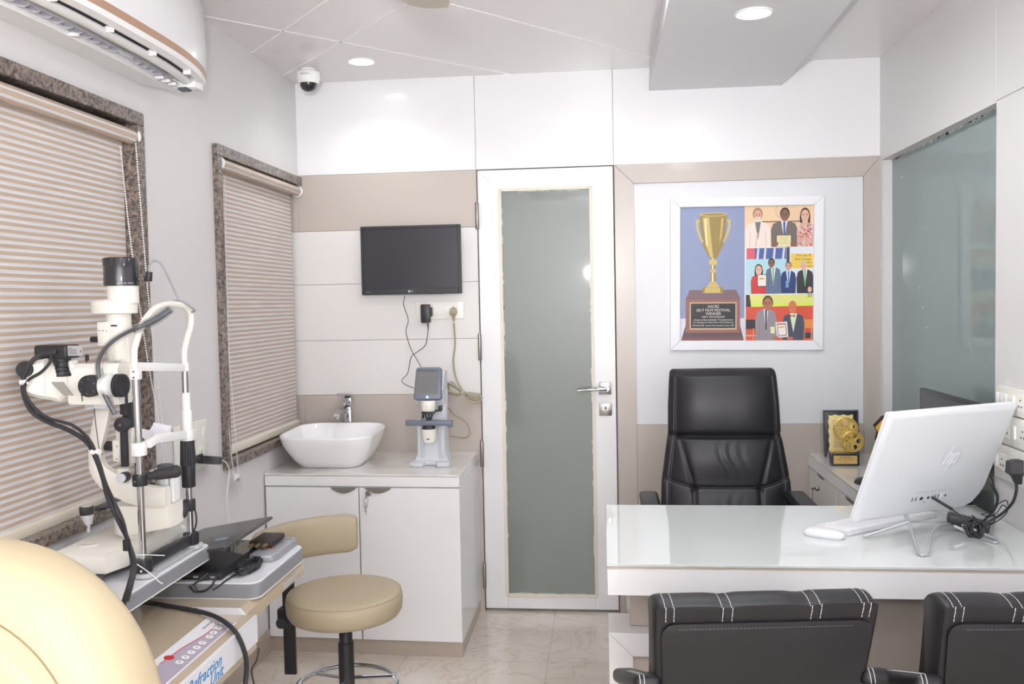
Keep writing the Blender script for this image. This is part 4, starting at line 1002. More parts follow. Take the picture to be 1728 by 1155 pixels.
for j in range(NZ+1):
    z = .45+(Zt-.45)*j/NZ; hw = lerp_tab(HWT, z); e = max(0, (z-Zt+.012)/.012); hw -= .010*e*e
    row = [V((xc+hw*(-1+2*i/NU), ypl(z)-depth(hw*(-1+2*i/NU)*.999, z), z)) for i in range(NU+1)]
    row += [V((xc+hw*k, ypl(z)+.055*(1-.25*abs(k)), z)) for k in (1.0, .8, .4, 0, -.4, -.8, -1.0)]
    secs.append(row)
bk = MB().loft(secs).build('backrest', 'leather', t, ang=70)
b = MB()
def stitch(pts, r=.0009):
    b.tube([V((xc+x, ypl(z)-depth(x, z)-.0004, z)) for x, z in pts], r, 5, 0)
for s in (-1, 1):
    for off in (.885, .915): stitch([(s*off*lerp_tab(HWT, z), z) for z in [.47+.01*k for k in range(71)]])
    for dz in (.005, -.005): stitch([(s*(.128+.11*k/12), .743+.0305*k/12+dz) for k in range(13)])
for dz in (.006, -.006): stitch([(-.120+.24*k/20, .742+dz) for k in range(21)])
b.build('stitching', 'stitch_grey', bk)
b = MB(); b.box(xc-.255, xc+.255, -1.04, -.70, .44, .535, .035, 4); b.build('seat', 'leather', t)
for s, pxs in ((-1, (1081, 1114)), (1, (1334, 1372))):
    yA = -.84; xa, xb = at(pxs[0], 850, Y=yA).x, at(pxs[1], 850, Y=yA).x; za = at(pxs[0], 841, Y=yA).z
    b = MB(); b.box(xa, xb, -.97, -.70, za-.035, za, .016, 4); ar = b.build('armrest', 'leather', t)
    b = MB(); xm_ = (xa+xb)/2; b.tube([(xm_, -.93, za-.03), (xm_+.0, -.98, za-.10), (xm_-s*.03, -.93, .46), (xm_-s*.08, -.84, .43)], .016, 10); b.build('arm_support', 'black', ar)
b = MB(); b.cyl((xc, -.87, .10), (xc, -.87, .44), .028); b.box(xc-.1, xc+.1, -.97, -.77, .41, .44, .005); b.build('gas_column', 'black', t)
for k in range(5):
    a = k*2*PI/5+.2; d = V((math.cos(a), math.sin(a), 0)); o = V((xc, -.87, 0))
    b = MB(); b.bar(o+d*.02+V((0, 0, .10)), o+d*.29+V((0, 0, .075)), .045, .03, .008); lg = b.build('leg', 'chrome', t)
    e = o+d*.28; n = d.cross(V((0, 0, 1))); b = MB(); b.cyl(e+V((0, 0, .062)), e+V((0, 0, .04)), .009, seg=10); b.cyl(e+n*-.025+V((0, 0, .0285)), e+n*.025+V((0, 0, .0285)), .028, seg=20, bev=.005); b.build('caster', 'black_soft', lg)

# ================================================================ VISITOR CHAIRS
def visitor_chair(x, y, rz, label):
    t = thing('visitor_chair', label, 'chair', (x, y, 0), rz, 'black visitor chairs in front of the desk')
    prof = [(.130, .37), (.122, .40), (.0, .805), (-.006, .820), (-.001, .834), (.018, .844), (.045, .848), (.070, .843), (.092, .830), (.102, .810), (.106, .77), (.175, .53), (.215, .40), (.21, .37)]
    P = [V((0, a, c)) for a, c in smooth_path2(prof)]
    ce = V((0, sum(p.y for p in P)/len(P), sum(p.z for p in P)/len(P)))
    hw = .232; secs = []
    def wid(z): return 1-.08*max(0, (.83-z)/.46)
    xs = [(-1, .86), (-.985, .94), (-.96, .985), (-.92, 1.0)]+[(-.92+1.84*i/24, 1.0) for i in range(1, 24)]+[(.92, 1.0), (.96, .985), (.985, .94), (1, .86)]
    for u, k in xs:
        sag = 0
        for q in (-.36, .36): sag += .004*g_((u-q)*hw, .02)
        sec = []
        for p in P:
            w = max(0, min(1, (p.z-.77)/.06))
            kk = k if True else 1
            pp = ce+(p-ce)*(1-(1-kk)*(.25 if p.z < .7 else .35)); pp.z -= sag*w
            sec.append(V((u*hw*wid(p.z), pp.y, pp.z)))
        secs.append(sec)
    bk = MB().loft(secs).build('backrest', 'leather', t, local=True, ang=60)
    rd = V((0, -.122, .405)).normalized(); nrm = V((0, -.405, -.122)).normalized()
    RM = basis(V((0, .122, .40))+nrm*.000, (1, 0, 0), rd, -V((1, 0, 0)).cross(rd)*-1)
    outl = []
    w0, w1, h0, h1, r = .196, .222, .02, .420, .028
    pts = [(-w0, h0), (w0, h0)]+[(w1-r+r*math.sin(a), h1-r+r*math.cos(a)) for a in (PI/2, PI/3, PI/6, 0)]+[(-w1+r-r*math.sin(a), h1-r+r*math.cos(a)) for a in (0, PI/6, PI/3, PI/2)]
    pa = MB().prism(pts, .007, RM, .003, 2).build('back_panel', 'leather', t, local=True)
    b = MB()
    for i in range(46):
        xx = -w1+r+.008+i*(2*(w1-r)-.02)/46; b.box(xx, xx+.0052, h1-.0125, h1-.0115, .0068, .0076, 0, 1, RM)
    b.build('stitching', 'stitch_grey', pa, local=True)
    top = [p for p in P if p.z > .800]
    b = MB()
    for xx in (-.213, -.196, -.094, -.074, .092, .112, .200, .215):
        for i in range(0, len(top)-1):
            a, c = top[i], top[i+1]; L = (c-a).length; n = max(1, int(L/.008))
            for q in range(n):
                s0 = a.lerp(c, q/n); s1 = a.lerp(c, (q+.7)/n); sag = sum(.004*g_(xx-qq*hw, .02) for qq in (-.36, .36))
                off = lambda p: V((xx*wid(p.z), p.y, p.z-sag*max(0, min(1, (p.z-.77)/.06))))+(p-V((0, .05, .79))).normalized()*.0008
                b.tube([off(s0), off(s1)], .0008, 4, 0)
    b.build('stitching', 'stitch', bk, local=True)
    b = MB(); b.box(-.225, .225, .14, .60, .36, .455, .03, 4); b.build('seat', 'leather', t, local=True)
    for s in (-1, 1):
        b = MB(); b.box(s*.246-.030, s*.246+.030, 0, .38, -.034, 0, .014, 4, T(0, .035, .680) @ Matrix.Rotation(-.36, 4, 'X')); ar = b.build('armrest', 'leather', t, local=True)
        b = MB(); 
        AM = T(0, .035, .680) @ Matrix.Rotation(-.36, 4, 'X')
        for dx in (-.016, -.007): b.tube([AM @ V((s*.246+dx, y_, z_)) for y_, z_ in ((-.0008, -.03), (-.0008, -.014), (.004, -.003), (.014, .0007), (.10, .0007), (.2, .0007))], .0008, 4, 3)
        b.build('stitching', 'stitch', ar, local=True)
        b = MB(); b.tube([(s*.246, .12, .615), (s*.246, .12, .40), (s*.246, .12, .03), (s*.246, .16, .0135), (s*.246, .5, .0135), (s*.246, .54, .03), (s*.246, .42, .40), (s*.246, .36, .53)], .012, 10, 4); b.build('leg', 'chrome', t, local=True)
    b = MB(); b.cyl((-.246, .30, .40), (.246, .30, .40), .012, seg=12); b.cyl((-.246, .15, .40), (.246, .15, .40), .012, seg=12); b.build('seat_frame', 'chrome', t, local=True)
    return t
def smooth_path2(prof):
    return [(p.x, p.y) for p in smooth_path([(a, c, 0) for a, c in prof], 3)]
visitor_chair(1.775, -2.30, math.radians(7), 'left of two black visitor chairs in front of the desk')
visitor_chair(2.362, -2.28, math.radians(3.5), 'black visitor chair at the right, cut off by the picture edge')

# ================================================================ CREAM EXAMINATION CHAIR
yp = -3.0
t = thing('examination_chair', 'cream upholstered patient chair with rounded back in the foreground', 'chair', (.56, yp, 0))
ctr = at(-85, 928, Y=yp); hw, zt = .274, ctr.z
n = 40; poly = []
cx_, zc_, rr_ = ctr.x, zt-.30, .30
for i in range(n+1):
    a = PI*i/n; c_, s_ = math.cos(a), math.sin(a)
    poly.append((cx_+hw*math.copysign(abs(c_)**.97, c_), zc_+rr_*abs(s_)**.97))
poly = poly+[(cx_-hw*.97, zt-.58), (cx_-hw*.88, zt-.62), (cx_+hw*.88, zt-.62), (cx_+hw*.97, zt-.58)]
QM = basis((0, yp+.115, 0), (1, 0, 0), (0, 0, 1), (0, -1, 0))
def scl(k): return [(cx_+(x-cx_)*k, zc_+(z-zc_)*k) for x, z in poly]
secs = []
for k, d in ((.80, 0), (.90, .003), (.96, .014), (.99, .035), (1.0, .065), (.993, .095), (.965, .120), (.90, .138), (.80, .148), (.665, .1515), (.662, .1495), (.655, .1515), (.6, .156), (.3, .160)):
    secs.append([QM @ V((x, z, d)) for x, z in scl(k)])
bk = MB().loft(secs).build('backrest', 'cream_leather', t, ang=60)
b = MB(); b.tube([QM @ V((x, z, .150)) for x, z in scl(.762)], .0013, 5, 0, True); b.build('seam', flat((150, 132, 100), .7), bk)
b = MB(); b.box(cx_-.27, cx_+.27, yp-.56, yp-.06, .42, .55, .04, 4); b.build('seat', 'cream_leather', t)
b = MB(); b.box(cx_-.05, cx_+.05, yp+.04, yp+.16, .30, .56, .01); b.build('back_bracket', 'dark_grey', t)
b = MB(); b.cyl((cx_, yp-.31, .03), (cx_, yp-.31, .42), .06); b.cyl((cx_, yp-.31, .0005), (cx_, yp-.31, .03), .26, seg=48, bev=.006); b.build('pedestal', 'steel', t)

# ================================================================ REFRACTION UNIT
t = thing('refraction_unit', 'beige refraction unit console with white topped instrument tables', 'ophthalmic table unit', (.26, -2.3, 0))
CZF, CZI = .636, .656
ce0, ce1 = at(435.5, 1040, Z=CZF), at(300, 1155, Z=CZF)
fx = (ce0.x+ce1.x)/2+.004; cyR = ce0.y
def csec(y, dz=0., dx=0.): return [V((x, y, z)) for x, z in ((.03, CZF-.09), (fx-.004, CZF-.09), (fx-.004, CZF), (fx-.014, CZF+.0025), (fx-.125-dx, CZI-dz), (fx-.17, CZI), (.03, CZI))]
b = MB(); b.loft([csec(-2.66), csec(cyR-.07), csec(cyR-.0, .022, .02)]); con = b.build('console', 'console', t, ang=20)
b = MB(); b.box(fx-.004, fx+.0005, -2.66, cyR, CZF-.0705, CZF+.0005, .001, 1); b.box(fx-.006, fx+.0002, -2.66, cyR, CZF, CZF+.0025, .0005, 1); fp = b.build('front_panel', 'table_white', t)
TM = basis((fx+.0006, 0, 0), (0, 1, 0), (0, 0, 1), (1, 0, 0))
m0, m1 = at(350, 1135, X=fx), at(374, 1117, X=fx)
r_ = at(374, 1118, X=fx).y
text('lettering', 'Refraction', .040, TM @ T(r_-.002, CZF-.026, 0), 'blue_print', fp, .0004, .3, 'RIGHT', 1.05, .0006)
text('lettering', 'Unit', .040, TM @ T(r_+.004, CZF-.055, 0), 'blue_print', fp, .0004, .3, 'RIGHT', 1.05, .0006)
# membrane keypad on the sloping strip
tilt = math.atan2(CZI-CZF-.0025, .111)
slx, slz = fx-.125, CZI
ex = V((math.cos(tilt), 0, -math.sin(tilt)))                       # down the slope, to the right
k0 = at(351, 1043, Z=CZI-.003); ky1 = k0.y
KM = basis(V((slx, ky1, slz)), (0, -1, 0), ex, V((0, -1, 0)).cross(ex)); 
if KM.col[2].z < 0: KM = basis(V((slx, ky1, slz)), (0, -1, 0), ex, -V((0, -1, 0)).cross(ex))
u0 = max(.006, (k0.x-slx)); u1 = .098
kl = .40
pn = MB(); pn.box(0, kl, u0, u1, .0002, .0014, .0004, 1, KM); kp = pn.build('keypad', 'table_white', t)
wd = u1-u0
b = MB(); b.prism([(0.004, u0+wd*.30), (.012, u0+wd*.34), (.05, u0+wd*.50), (.10, u0+wd*.52), (.15, u0+wd*.44), (.20, u0+wd*.34), (.30, u0+wd*.26), (kl, u0+wd*.2), (kl, u1-.004), (.004, u1-.004)], .0004, KM @ T(0, 0, .0014)); b.build('lilac_field', 'lilac', kp)
b = MB(); b.tube([KM @ V((x, u0+wd*q, .0018)) for x, q in ((.004, .30), (.012, .34), (.05, .50), (.10, .52), (.15, .44), (.20, .34), (.30, .26))], .0012, 5, 4)
b.cyl(KM @ V((.262, u0+wd*.30, .0018)), KM @ V((.262, u0+wd*.30, .0026)), .012, seg=24); b.build('red_wave', 'red', kp)
b = MB()
keys = [(.022, .62)]+[(.055, .66)]+[(.088, .68), (.115, .70), (.155, .70), (.185, .70), (.215, .70), (.245, .70), (.275, .70)]
for x, q in keys: MB().cyl(KM @ V((x, u0+wd*q, .0018)), KM @ V((x, u0+wd*q, .0027)), .0095, seg=22).build('key_button', 'white', kp)
for k in range(4): MB().cyl(KM @ V((.012+k*.0165, u0+wd*(.36+.045*k), .0018)), KM @ V((.012+k*.0165, u0+wd*(.36+.045*k), .0026)), .0068, seg=18).build('key_button', 'white', kp)
b = MB()
for i, (x, q) in enumerate(keys): b.box(x-.0035, x+.0035, u0+wd*q-.0012, u0+wd*q+.0012, .0026, .0029, 0, 1, KM)
b.build('key_symbol', flat((90, 70, 80)), kp)
text('lettering', 'Refraction Unit', .0088, KM @ T(.048, u0+wd*.26, .0015) @ Matrix.Rotation(PI, 4, 'Z'), flat((110, 90, 104)), kp)
# swinging table tops
def slab(x0, x1, y0, y1, zt, th, r):
    P = rrect((x0+x1)/2, (y0+y1)/2, x1-x0, y1-y0, r, 6)
    b = MB(); b.prism(P, th-.005, T(0, 0, zt-th), .002, 1); o = b.build('tabletop', 'sage_grey', t)
    cx2, cy2 = (x0+x1)/2, (y0+y1)/2
    b = MB(); b.prism([(cx2+(x-cx2)*.994, cy2+(y-cy2)*.992) for x, y in P], .0052, T(0, 0, zt-.0052), .0015, 1); b.build('white_top', 'table_white', o)
    b = MB(); b.prism([(cx2+(x-cx2)*1.004, cy2+(y-cy2)*1.004) for x, y in P], .003, T(0, 0, zt-th-.003)); b.build('lower_lip', 'white', o)
TZ, SZ = .700, .800
tx1 = at(513, 921, Z=TZ).x; ty0 = at(350, 984, Z=TZ-.0).y; ty1 = at(513, 921, Z=TZ).y
slab(.10, tx1, ty0, ty1+.01, TZ, .044, .035)
sx1 = at(356, 917, Z=SZ).x; sy1 = at(356, 917, Z=SZ).y
slab(.024, sx1, -2.285, sy1, SZ-.001, .040, .02)
dz_ = TZ-.047
b = MB(); cs2 = [(.12, dz_-.065), (tx1-.035, dz_-.065), (tx1-.008, dz_-.048), (tx1-.008, dz_-.018), (tx1-.025, dz_-.0005), (.12, dz_-.0005)]
b.loft([[V((x, y, z)) for x, z in cs2] for y in (cyR+.0135, ty1+.02)]); b.mi = 1; b.loft([[V((x, y, z)) for x, z in cs2] for y in (cyR+.001, cyR+.013)])
dw = b.build('drawer_case', ['console', 'table_white'], t, ang=25)
b = MB(); gx_ = tx1-.0078; b.box(gx_-.001, gx_+.0008, ty1-.17, ty1-.05, dz_-.042, dz_-.024, .002, 2); b.build('grip', 'silver', dw)
b = MB(); b.box(.10, .30, -2.30, -2.10, .02, CZF-.0905, .01); b.box(.05, .42, -2.5, -2.0, .0005, .03, .005); b.box(.04, .09, -2.15, -2.05, CZI+.0005, SZ-.045); b.build('column', 'console', t)
# thick lead over the console and thin one below
b = MB(); P = [at(235, 1016, Z=CZI+.03), at(258, 1019, Z=CZI+.0075), at(290, 1024, Z=CZI+.0075), at(330, 1031, Z=CZI+.0075), at(365, 1042, Z=CZI+.006), at(393, 1062, Z=CZF+.014), at(409, 1090, X=fx+.015), at(416, 1120, X=fx+.016), at(414, 1155, X=fx+.015), at(408, 1200, X=fx+.02), at(400, 1260, X=fx+.03)]
b.tube(P, .0062, 10); tag(b.build('mains_cable', 'black_soft'), 'thick black cable draped over the front of the beige console', 'cable')
b = MB(); P = [at(437, 1094, X=fx-.03), at(433, 1115, X=fx-.03), at(425, 1130, X=fx-.03), at(427, 1148, X=fx-.02), at(432, 1165, X=fx-.01), at(440, 1200, X=fx)]
b.tube(P, .0024, 8); tag(b.build('thin_cable', 'black'), 'thin black cable hanging below the end of the white panel', 'cable')

# laptop and gadgets on the tray
z0 = TZ+.0005
la = at(374, 970, Z=z0+.018)
t = thing('laptop', 'black laptop with its lid nearly shut on the instrument table', 'laptop', (la.x, la.y, TZ))
lx1 = la.x; ly0 = la.y; LD, LW = .36, .245
b = MB(); b.box(lx1-LW, lx1, ly0, ly0+LD, z0, z0+.020, .006, 2); bd = b.build('base', 'black', t)
b = MB(); b.box(lx1-LW+.01, lx1-.01, ly0+.01, ly0+LD-.01, z0+.0195, z0+.0212, .002, 1); b.build('keyboard_deck', 'black_gloss', bd)
for k in range(3): MB().box(lx1-.085+k*.025, lx1-.070+k*.025, ly0-.0006, ly0+.003, z0+.006, z0+.013, .0005, 1).build('port', 'mid_grey', bd)
q1 = at(366, 940, X=lx1+.02); hz_ = min(.747, q1.z)
la_ = math.asin(max(.0, min(.3, (q1.z-hz_)/LW)))
LM = T(lx1-LW+.022, ly0+.004, hz_) @ Matrix.Rotation(-la_, 4, 'Y')
b = MB(); b.prism([(x+LW/2, y+LD/2) for x, y in rrect(0, 0, LW, LD, .012, 4)], .009, LM, .003, 2); ld = b.build('lid', mat('laptop_lid', (62, 62, 66), .3, coat=.2), t)
b = MB(); b.box(LW-.09, LW-.05, LD*.30, LD*.36, .0088, .0094, 0, 1, LM); b.build('sticker', flat((150, 172, 190)), ld)
b = MB(); b.box(lx1-LW+.004, lx1-LW+.03, ly0+.03, ly0+LD-.03, z0+.0205, hz_+.0005, .003); b.build('hinge', 'black', t)
b = MB(); yl = ty0-.012; P = [at(350, 968, Y=ly0-.004), at(338, 978, Y=ly0-.02), at(325, 990, Y=yl), at(328, 998, Y=yl), at(345, 998, Y=yl), at(358, 988, Y=yl), at(364, 977, Z=TZ+.01), at(380, 968, Z=TZ+.006)]
b.tube(P, .0030, 8); b.cyl(at(322, 988, Y=yl), at(331, 999, Y=yl), .0075, .006, 12); b.cyl(at(348, 970, Y=ly0-.008), at(337, 980, Y=ly0-.022), .006, .004, 12); b.build('lead', 'black', t)
ga = at(430, 910, Z=TZ+.03)
t = thing('switch_box', 'small black electronics box lying on the grey box beside the laptop lid', 'electronics box', (.39, -1.46, TZ))
bx_, by_ = .330, -1.515
b = MB(); b.box(bx_, bx_+.075, by_, by_+.115, TZ+.0245, TZ+.043, .004); b.build('body', flat((58, 52, 50), .5), t)
for k in range(3): MB().cyl((bx_+.012+k*.022, by_, TZ+.033), (bx_+.012+k*.022, by_-.022, TZ+.034), .006, seg=12).build('connector', flat((120, 104, 70), .4), t)
b = MB(); rg = random.Random(5); cc = V((.392, -1.675, TZ+.014))
for k in range(9):
    o = V((rg.uniform(-.008, .010), rg.uniform(-.012, .012), rg.uniform(-.004, .010)))
    b.tube([cc+o+V((.022*math.cos(a)*rg.uniform(.9, 1.1), .058*math.sin(a), .004*math.sin(2*a+k))) for a in [i*2*PI/12 for i in range(12)]], .0026, 6, 4, True)
b.tube([cc+V((.02, -.04, -.008)), cc+V((.03, .0, -.006)), cc+V((.026, .045, -.002)), V((.416, -1.622, TZ+.012))], .0026, 6); b.tube([cc+V((-.01, -.05, -.006)), cc+V((-.022, -.10, -.010)), cc+V((-.02, -.16, -.010)), V((.368, -1.86, TZ+.004))], .0026, 6)
tag(b.build('cable_bundle', 'black'), 'bundle of black leads lying beside the laptop', 'cable')
g0, g1, g2 = at(460, 938, Z=TZ+.02), at(500, 904, Z=TZ+.02), at(468, 928, Z=TZ+.02)
t = thing('grey_docking_box', 'flat grey electronics box with two plugs at the end of the instrument table', 'electronics box', (g0.x, g0.y, TZ))
gx1 = min(tx1-.012, g0.x+.01); b = MB(); P = [(gx1-.085, g0.y), (gx1-.05, g0.y-.012), (gx1-.012, g0.y-.004), (gx1, g0.y+.02), (gx1, g0.y+.19), (gx1-.018, g0.y+.215), (gx1-.085, g0.y+.215)]
b.prism(P, .021, T(0, 0, TZ+.0005), .004, 2); bd = b.build('body', mat('docking_grey', (168, 170, 176), .35, metal=.3), t)
b = MB(); b.box(gx1-.062, gx1-.03, g0.y+.07, g0.y+.085, TZ+.021, TZ+.0221); b.build('red_lettering', flat((200, 120, 104)), bd)
b = MB(); b.cyl((gx1-.025, g0.y+.18, TZ+.021), (gx1-.025, g0.y+.18, TZ+.0225), .010, seg=20); b.cyl((gx1-.04, g0.y-.006, TZ+.012), (gx1-.04, g0.y-.02, TZ+.012), .007, seg=12); b.build('socket_ring', 'chrome', bd)
# ================================================================ SLIT LAMP
S = lambda px, py, Y: at(px, py, Y=Y)
def mpp(Y): return (Y-CAM.y)/F*1.005        # metres per photo pixel at a depth
YN, YC, YFA = -2.05, -1.93, -1.79
t = thing('slit_lamp', 'white slit lamp microscope with chin rest on the left instrument table', 'slit lamp', (.2, YC, SZ))
xn = S(236, 800, YN).x; xf = S(318, 800, YFA).x
zt0 = SZ+.0008
# table fittings and base
b = MB(); b.loft([[V((x, y, z)) for x, y in ((x0, y0), (x1, y0), (x1+.02, y0+.06), (x1+.02, y1), (x0, y1))] for z, x0, x1, y0, y1 in ((.828, .058, .218, -2.125, -1.76), (.838, .056, .22, -2.127, -1.758), (.868, .064, .212, -2.115, -1.77), (.873, .07, .206, -2.105, -1.778))]); bs = b.build('base', 'warm_white', t)
b = MB(); b.box(.04, .215, -2.262, -2.185, zt0, .845, .012, 3); b.box(.04, .215, -1.735, -1.735+.05, zt0, .84, .01, 3); b.build('rail_cover', 'white', t)
b = MB(); b.cyl((.075, -2.2, .815), (.075, -1.72, .815), .008); b.cyl((.185, -2.2, .815), (.185, -1.72, .815), .008); b.build('rail', 'steel', t)
# joystick
j = S(149, 893, -2.03); jt = S(146, 855, -2.03); jm = S(146.5, 869, -2.03); jb = S(150, 886, -2.03)
b = MB(); b.cyl(j-V((0, 0, .008)), jb, .0042); b.cyl(jb, jm, .0085, .0168, 24, .001); js = b.build('joystick', 'silver', t)
b = MB(); b.lathe([(.026, .8732), (.022, .877), (.010, .8765), (.004, .874)], T(j.x, j.y, 0), 32); b.build('joystick_collar', 'warm_white', js)
b = MB(); b.cyl(jm, jt, .0170, .0178, 24, .002); b.build('joystick_grip', 'black', js)
b = MB(); tt = jt+(jt-jm).normalized()*.0005; b.cyl(tt, tt+(jt-jm).normalized()*.0035, .0135, .008, 24); b.build('joystick_button', 'silver', js)
q = S(216, 918, -2.11); b = MB(); b.box(q.x-.008, q.x+.008, q.y-.012, q.y, q.z-.016, q.z+.012, .002); b.build('clamp_knob', 'black', bs)
# turning pedestal
m = mpp(YC); q0, q1 = S(232, 895, YC), S(232, 850, YC)
b = MB(); pc = S(228, 880, YC); w_ = 34*m
def dsec(z, k=1.): return [V((pc.x+(w_*k)*math.cos(a), YC+w_*k*math.sin(a), z)) for a in [PI/2+i*PI/16 for i in range(17)]]+[V((S(297, 870, YC).x, YC-w_*.8*k, z)), V((S(297, 870, YC).x+.005, YC, z)), V((S(297, 870, YC).x, YC+w_*.8*k, z))]
zA, zB = S(230, 897, YC).z, S(230, 848, YC).z

def tap(sec): return sec[:-3]+[p+V((0, 0, .020)) for p in sec[-3:]]
b.loft([tap(dsec(zA, .97)), tap(dsec(zA+.004)), dsec(zB-.004), dsec(zB, .97)]); b.cyl((pc.x, YC, .87), (pc.x, YC, zA+.001), w_*.72, seg=32); pd = b.build('pedestal', 'warm_white', t)
# microscope arm: sweeping J
Ya = -1.97
arm = [(283, 838), (260, 838), (235, 834), (210, 824), (185, 810), (168, 792), (163, 770), (165, 745), (171, 715), (176, 690), (178, 672)]
R_ = [(16, 12), (17, 12), (18, 12), (18, 12), (17, 12), (13, 12), (10, 11), (11, 10), (12, 9), (11, 9), (10, 9)]
b = MB(); secs = []
for i, ((px, py), (hw_, dp)) in enumerate(zip(arm, R_)):
    a = V((*arm[max(i-1, 0)], 0)); c = V((*arm[min(i+1, len(arm)-1)], 0)); d = (c-a).normalized(); nx, ny = -d.y, d.x
    p = S(px, py, Ya); pl = S(px+nx*hw_, py+ny*hw_, Ya); pr = S(px-nx*hw_, py-ny*hw_, Ya); mm = dp*mpp(Ya)*.9
    e = V((0, mm, 0)); secs.append([pl-e*.7, pl*.75+pr*.25-e, pr*.75+pl*.25-e, pr-e*.7, pr+e*.7, pr*.75+pl*.25+e, pl*.75+pr*.25+e, pl+e*.7])
ss = [smooth_path([s[k] for s in secs], 4) for k in range(8)]
b.loft([[ss[k][i] for k in range(8)] for i in range(len(ss[0]))]); b.build('microscope_arm', 'warm_white', t, ang=50)
# illumination column with its scale and knobs
b = MB(); p = S(281, 840, YC); r_ = 17*mpp(YC); b.cyl((p.x, YC, S(0+281, 850, YC).z), (p.x, YC, S(281, 823, YC).z), r_, seg=32, bev=.002); b.build('column_housing', 'white', t)
b = MB(); b.cyl((p.x, YC, S(281, 823, YC).z), (p.x, YC, S(281, 806, YC).z), r_*.86, seg=32); b.build('scale_drum', 'silver', t)
b = MB(); b.box(p.x+r_*.8, p.x+r_*1.25, YC-.02, YC+.015, S(290, 845, YC).z, S(290, 795, YC).z, .002); b.box(p.x-.036, p.x+.022, YC-.018, YC+.02, S(281, 806, YC).z, S(281, 792, YC).z, .003); b.build('column_bracket', 'white', t)
b = MB(); b.cyl(S(279, 786, YC)+V((0, 0, -.006)), S(279, 784, YC), .021, seg=28, bev=.002); b.build('turning_cap', 'dark_grey', t)
for (x0, y0), (x1, y1), r in (((247, 822), (262, 819), .0065), ((244, 838), (254, 836), .0065)):
    b = MB(); a, c = S(x0, y0, YC-.03), S(x1, y1, YC-.02); k_ = a.lerp(c, .35); b.cyl(a, k_, r*.9, seg=18); kb = b.build('silver_knob', 'silver', t)
    b = MB(); b.cyl(k_, c, r*1.15, seg=18, bev=.001); b.build('knob_grip', 'black', kb)
# plates of the illumination arm and the hinge block
Yp = -1.955
b = MB()
def pbox(px0, px1, py0, py1, Y, d, bev=.002): 
    a, c = S(px0, py1, Y), S(px1, py0, Y); b.box(a.x, c.x, Y-d/2, Y+d/2, a.z, c.z, bev, 2)
pbox(192, 203, 743, 779, Yp-.01, .012, .003); pbox(200, 226, 722, 782, Yp+.012, .02, .003); b.build('arm_plate', 'warm_white', t)
b = MB()
for py in (754, 775): b.cyl(S(197, py, Yp-.0165), S(197, py, Yp-.018), .0018, seg=10)
b.build('screw', 'dark_grey', t)
b = MB(); b.cyl(S(176, 753, Yp), S(194, 753, Yp), .0135, seg=24, bev=.003); b.build('width_knob', 'black', t)
b = MB(); b.box(*(lambda a, c: (a.x, c.x))(S(201, 806, Yp-.02), S(217, 788, Yp-.02)), Yp-.03, Yp-.015, S(210, 806, Yp).z, S(210, 788, Yp).z, .002); b.build('pivot_block', 'warm_white', t)
b = MB(); b.cyl(S(203, 808, Yp-.055), S(209, 806, Yp-.03), .012, seg=24, bev=.001); kn = b.build('centring_knob', 'light_grey', t)
b = MB(); b.cyl(S(208, 806.5, Yp-.045), S(213, 804.5, Yp-.028), .0135, seg=24); b.build('knob_collar', 'black', kn)
b = MB(); pbox(206, 214, 716, 788, Yp-.02, .010, .001); pbox(204, 213, 633, 700, Yp-.02, .010, .001); b.build('breath_rod', 'black_soft', t)
b = MB(); pbox(203.5, 212, 641, 660, Yp-.024, .013, .001); b.build('rod_clip', 'dark_grey', t)
b = MB(); c0 = S(206, 717, Yp-.03); b.cyl(c0+V((0, -.009, 0)), c0+V((0, .012, 0)), 13*mpp(Yp), seg=36, bev=.003); ds = b.build('rod_knob', 'black_soft', t)
b = MB(); b.cyl(c0+V((0, -.0105, 0)), c0+V((0, -.008, 0)), .004, seg=14); b.build('rod_knob_screw', 'steel', ds)
b = MB(); pbox(212, 222, 670, 722, Yp+.01, .03, .003); b.build('drum_leg', 'black', t)
# illumination tower
Yt = -1.93; mt = mpp(Yt)
def zx(px, py): return S(px, py, Yt)
ca = zx(205, 460); b = MB(); rr_ = 30*mt; b.lathe([(rr_*.8, zx(205, 484).z), (rr_*1.0, zx(205, 483).z), (rr_*1.01, zx(205, 478).z), (rr_*.98, zx(205, 440).z), (rr_*.93, zx(205, 436).z), (rr_*.85, zx(205, 435).z)], T(ca.x, Yt, 0), 48)
lc_ = b.build('lamp_cap', 'black_gloss', t)
b = MB()
for k in range(9):
    a = -PI+.35+k*.30; b.obox((ca.x+rr_*.985*math.cos(a), Yt+rr_*.985*math.sin(a), zx(205, 443).z), (.003, .002, .022), rotz(a+PI/2), .0005, 1)
b.build('cooling_slot', 'black', lc_)
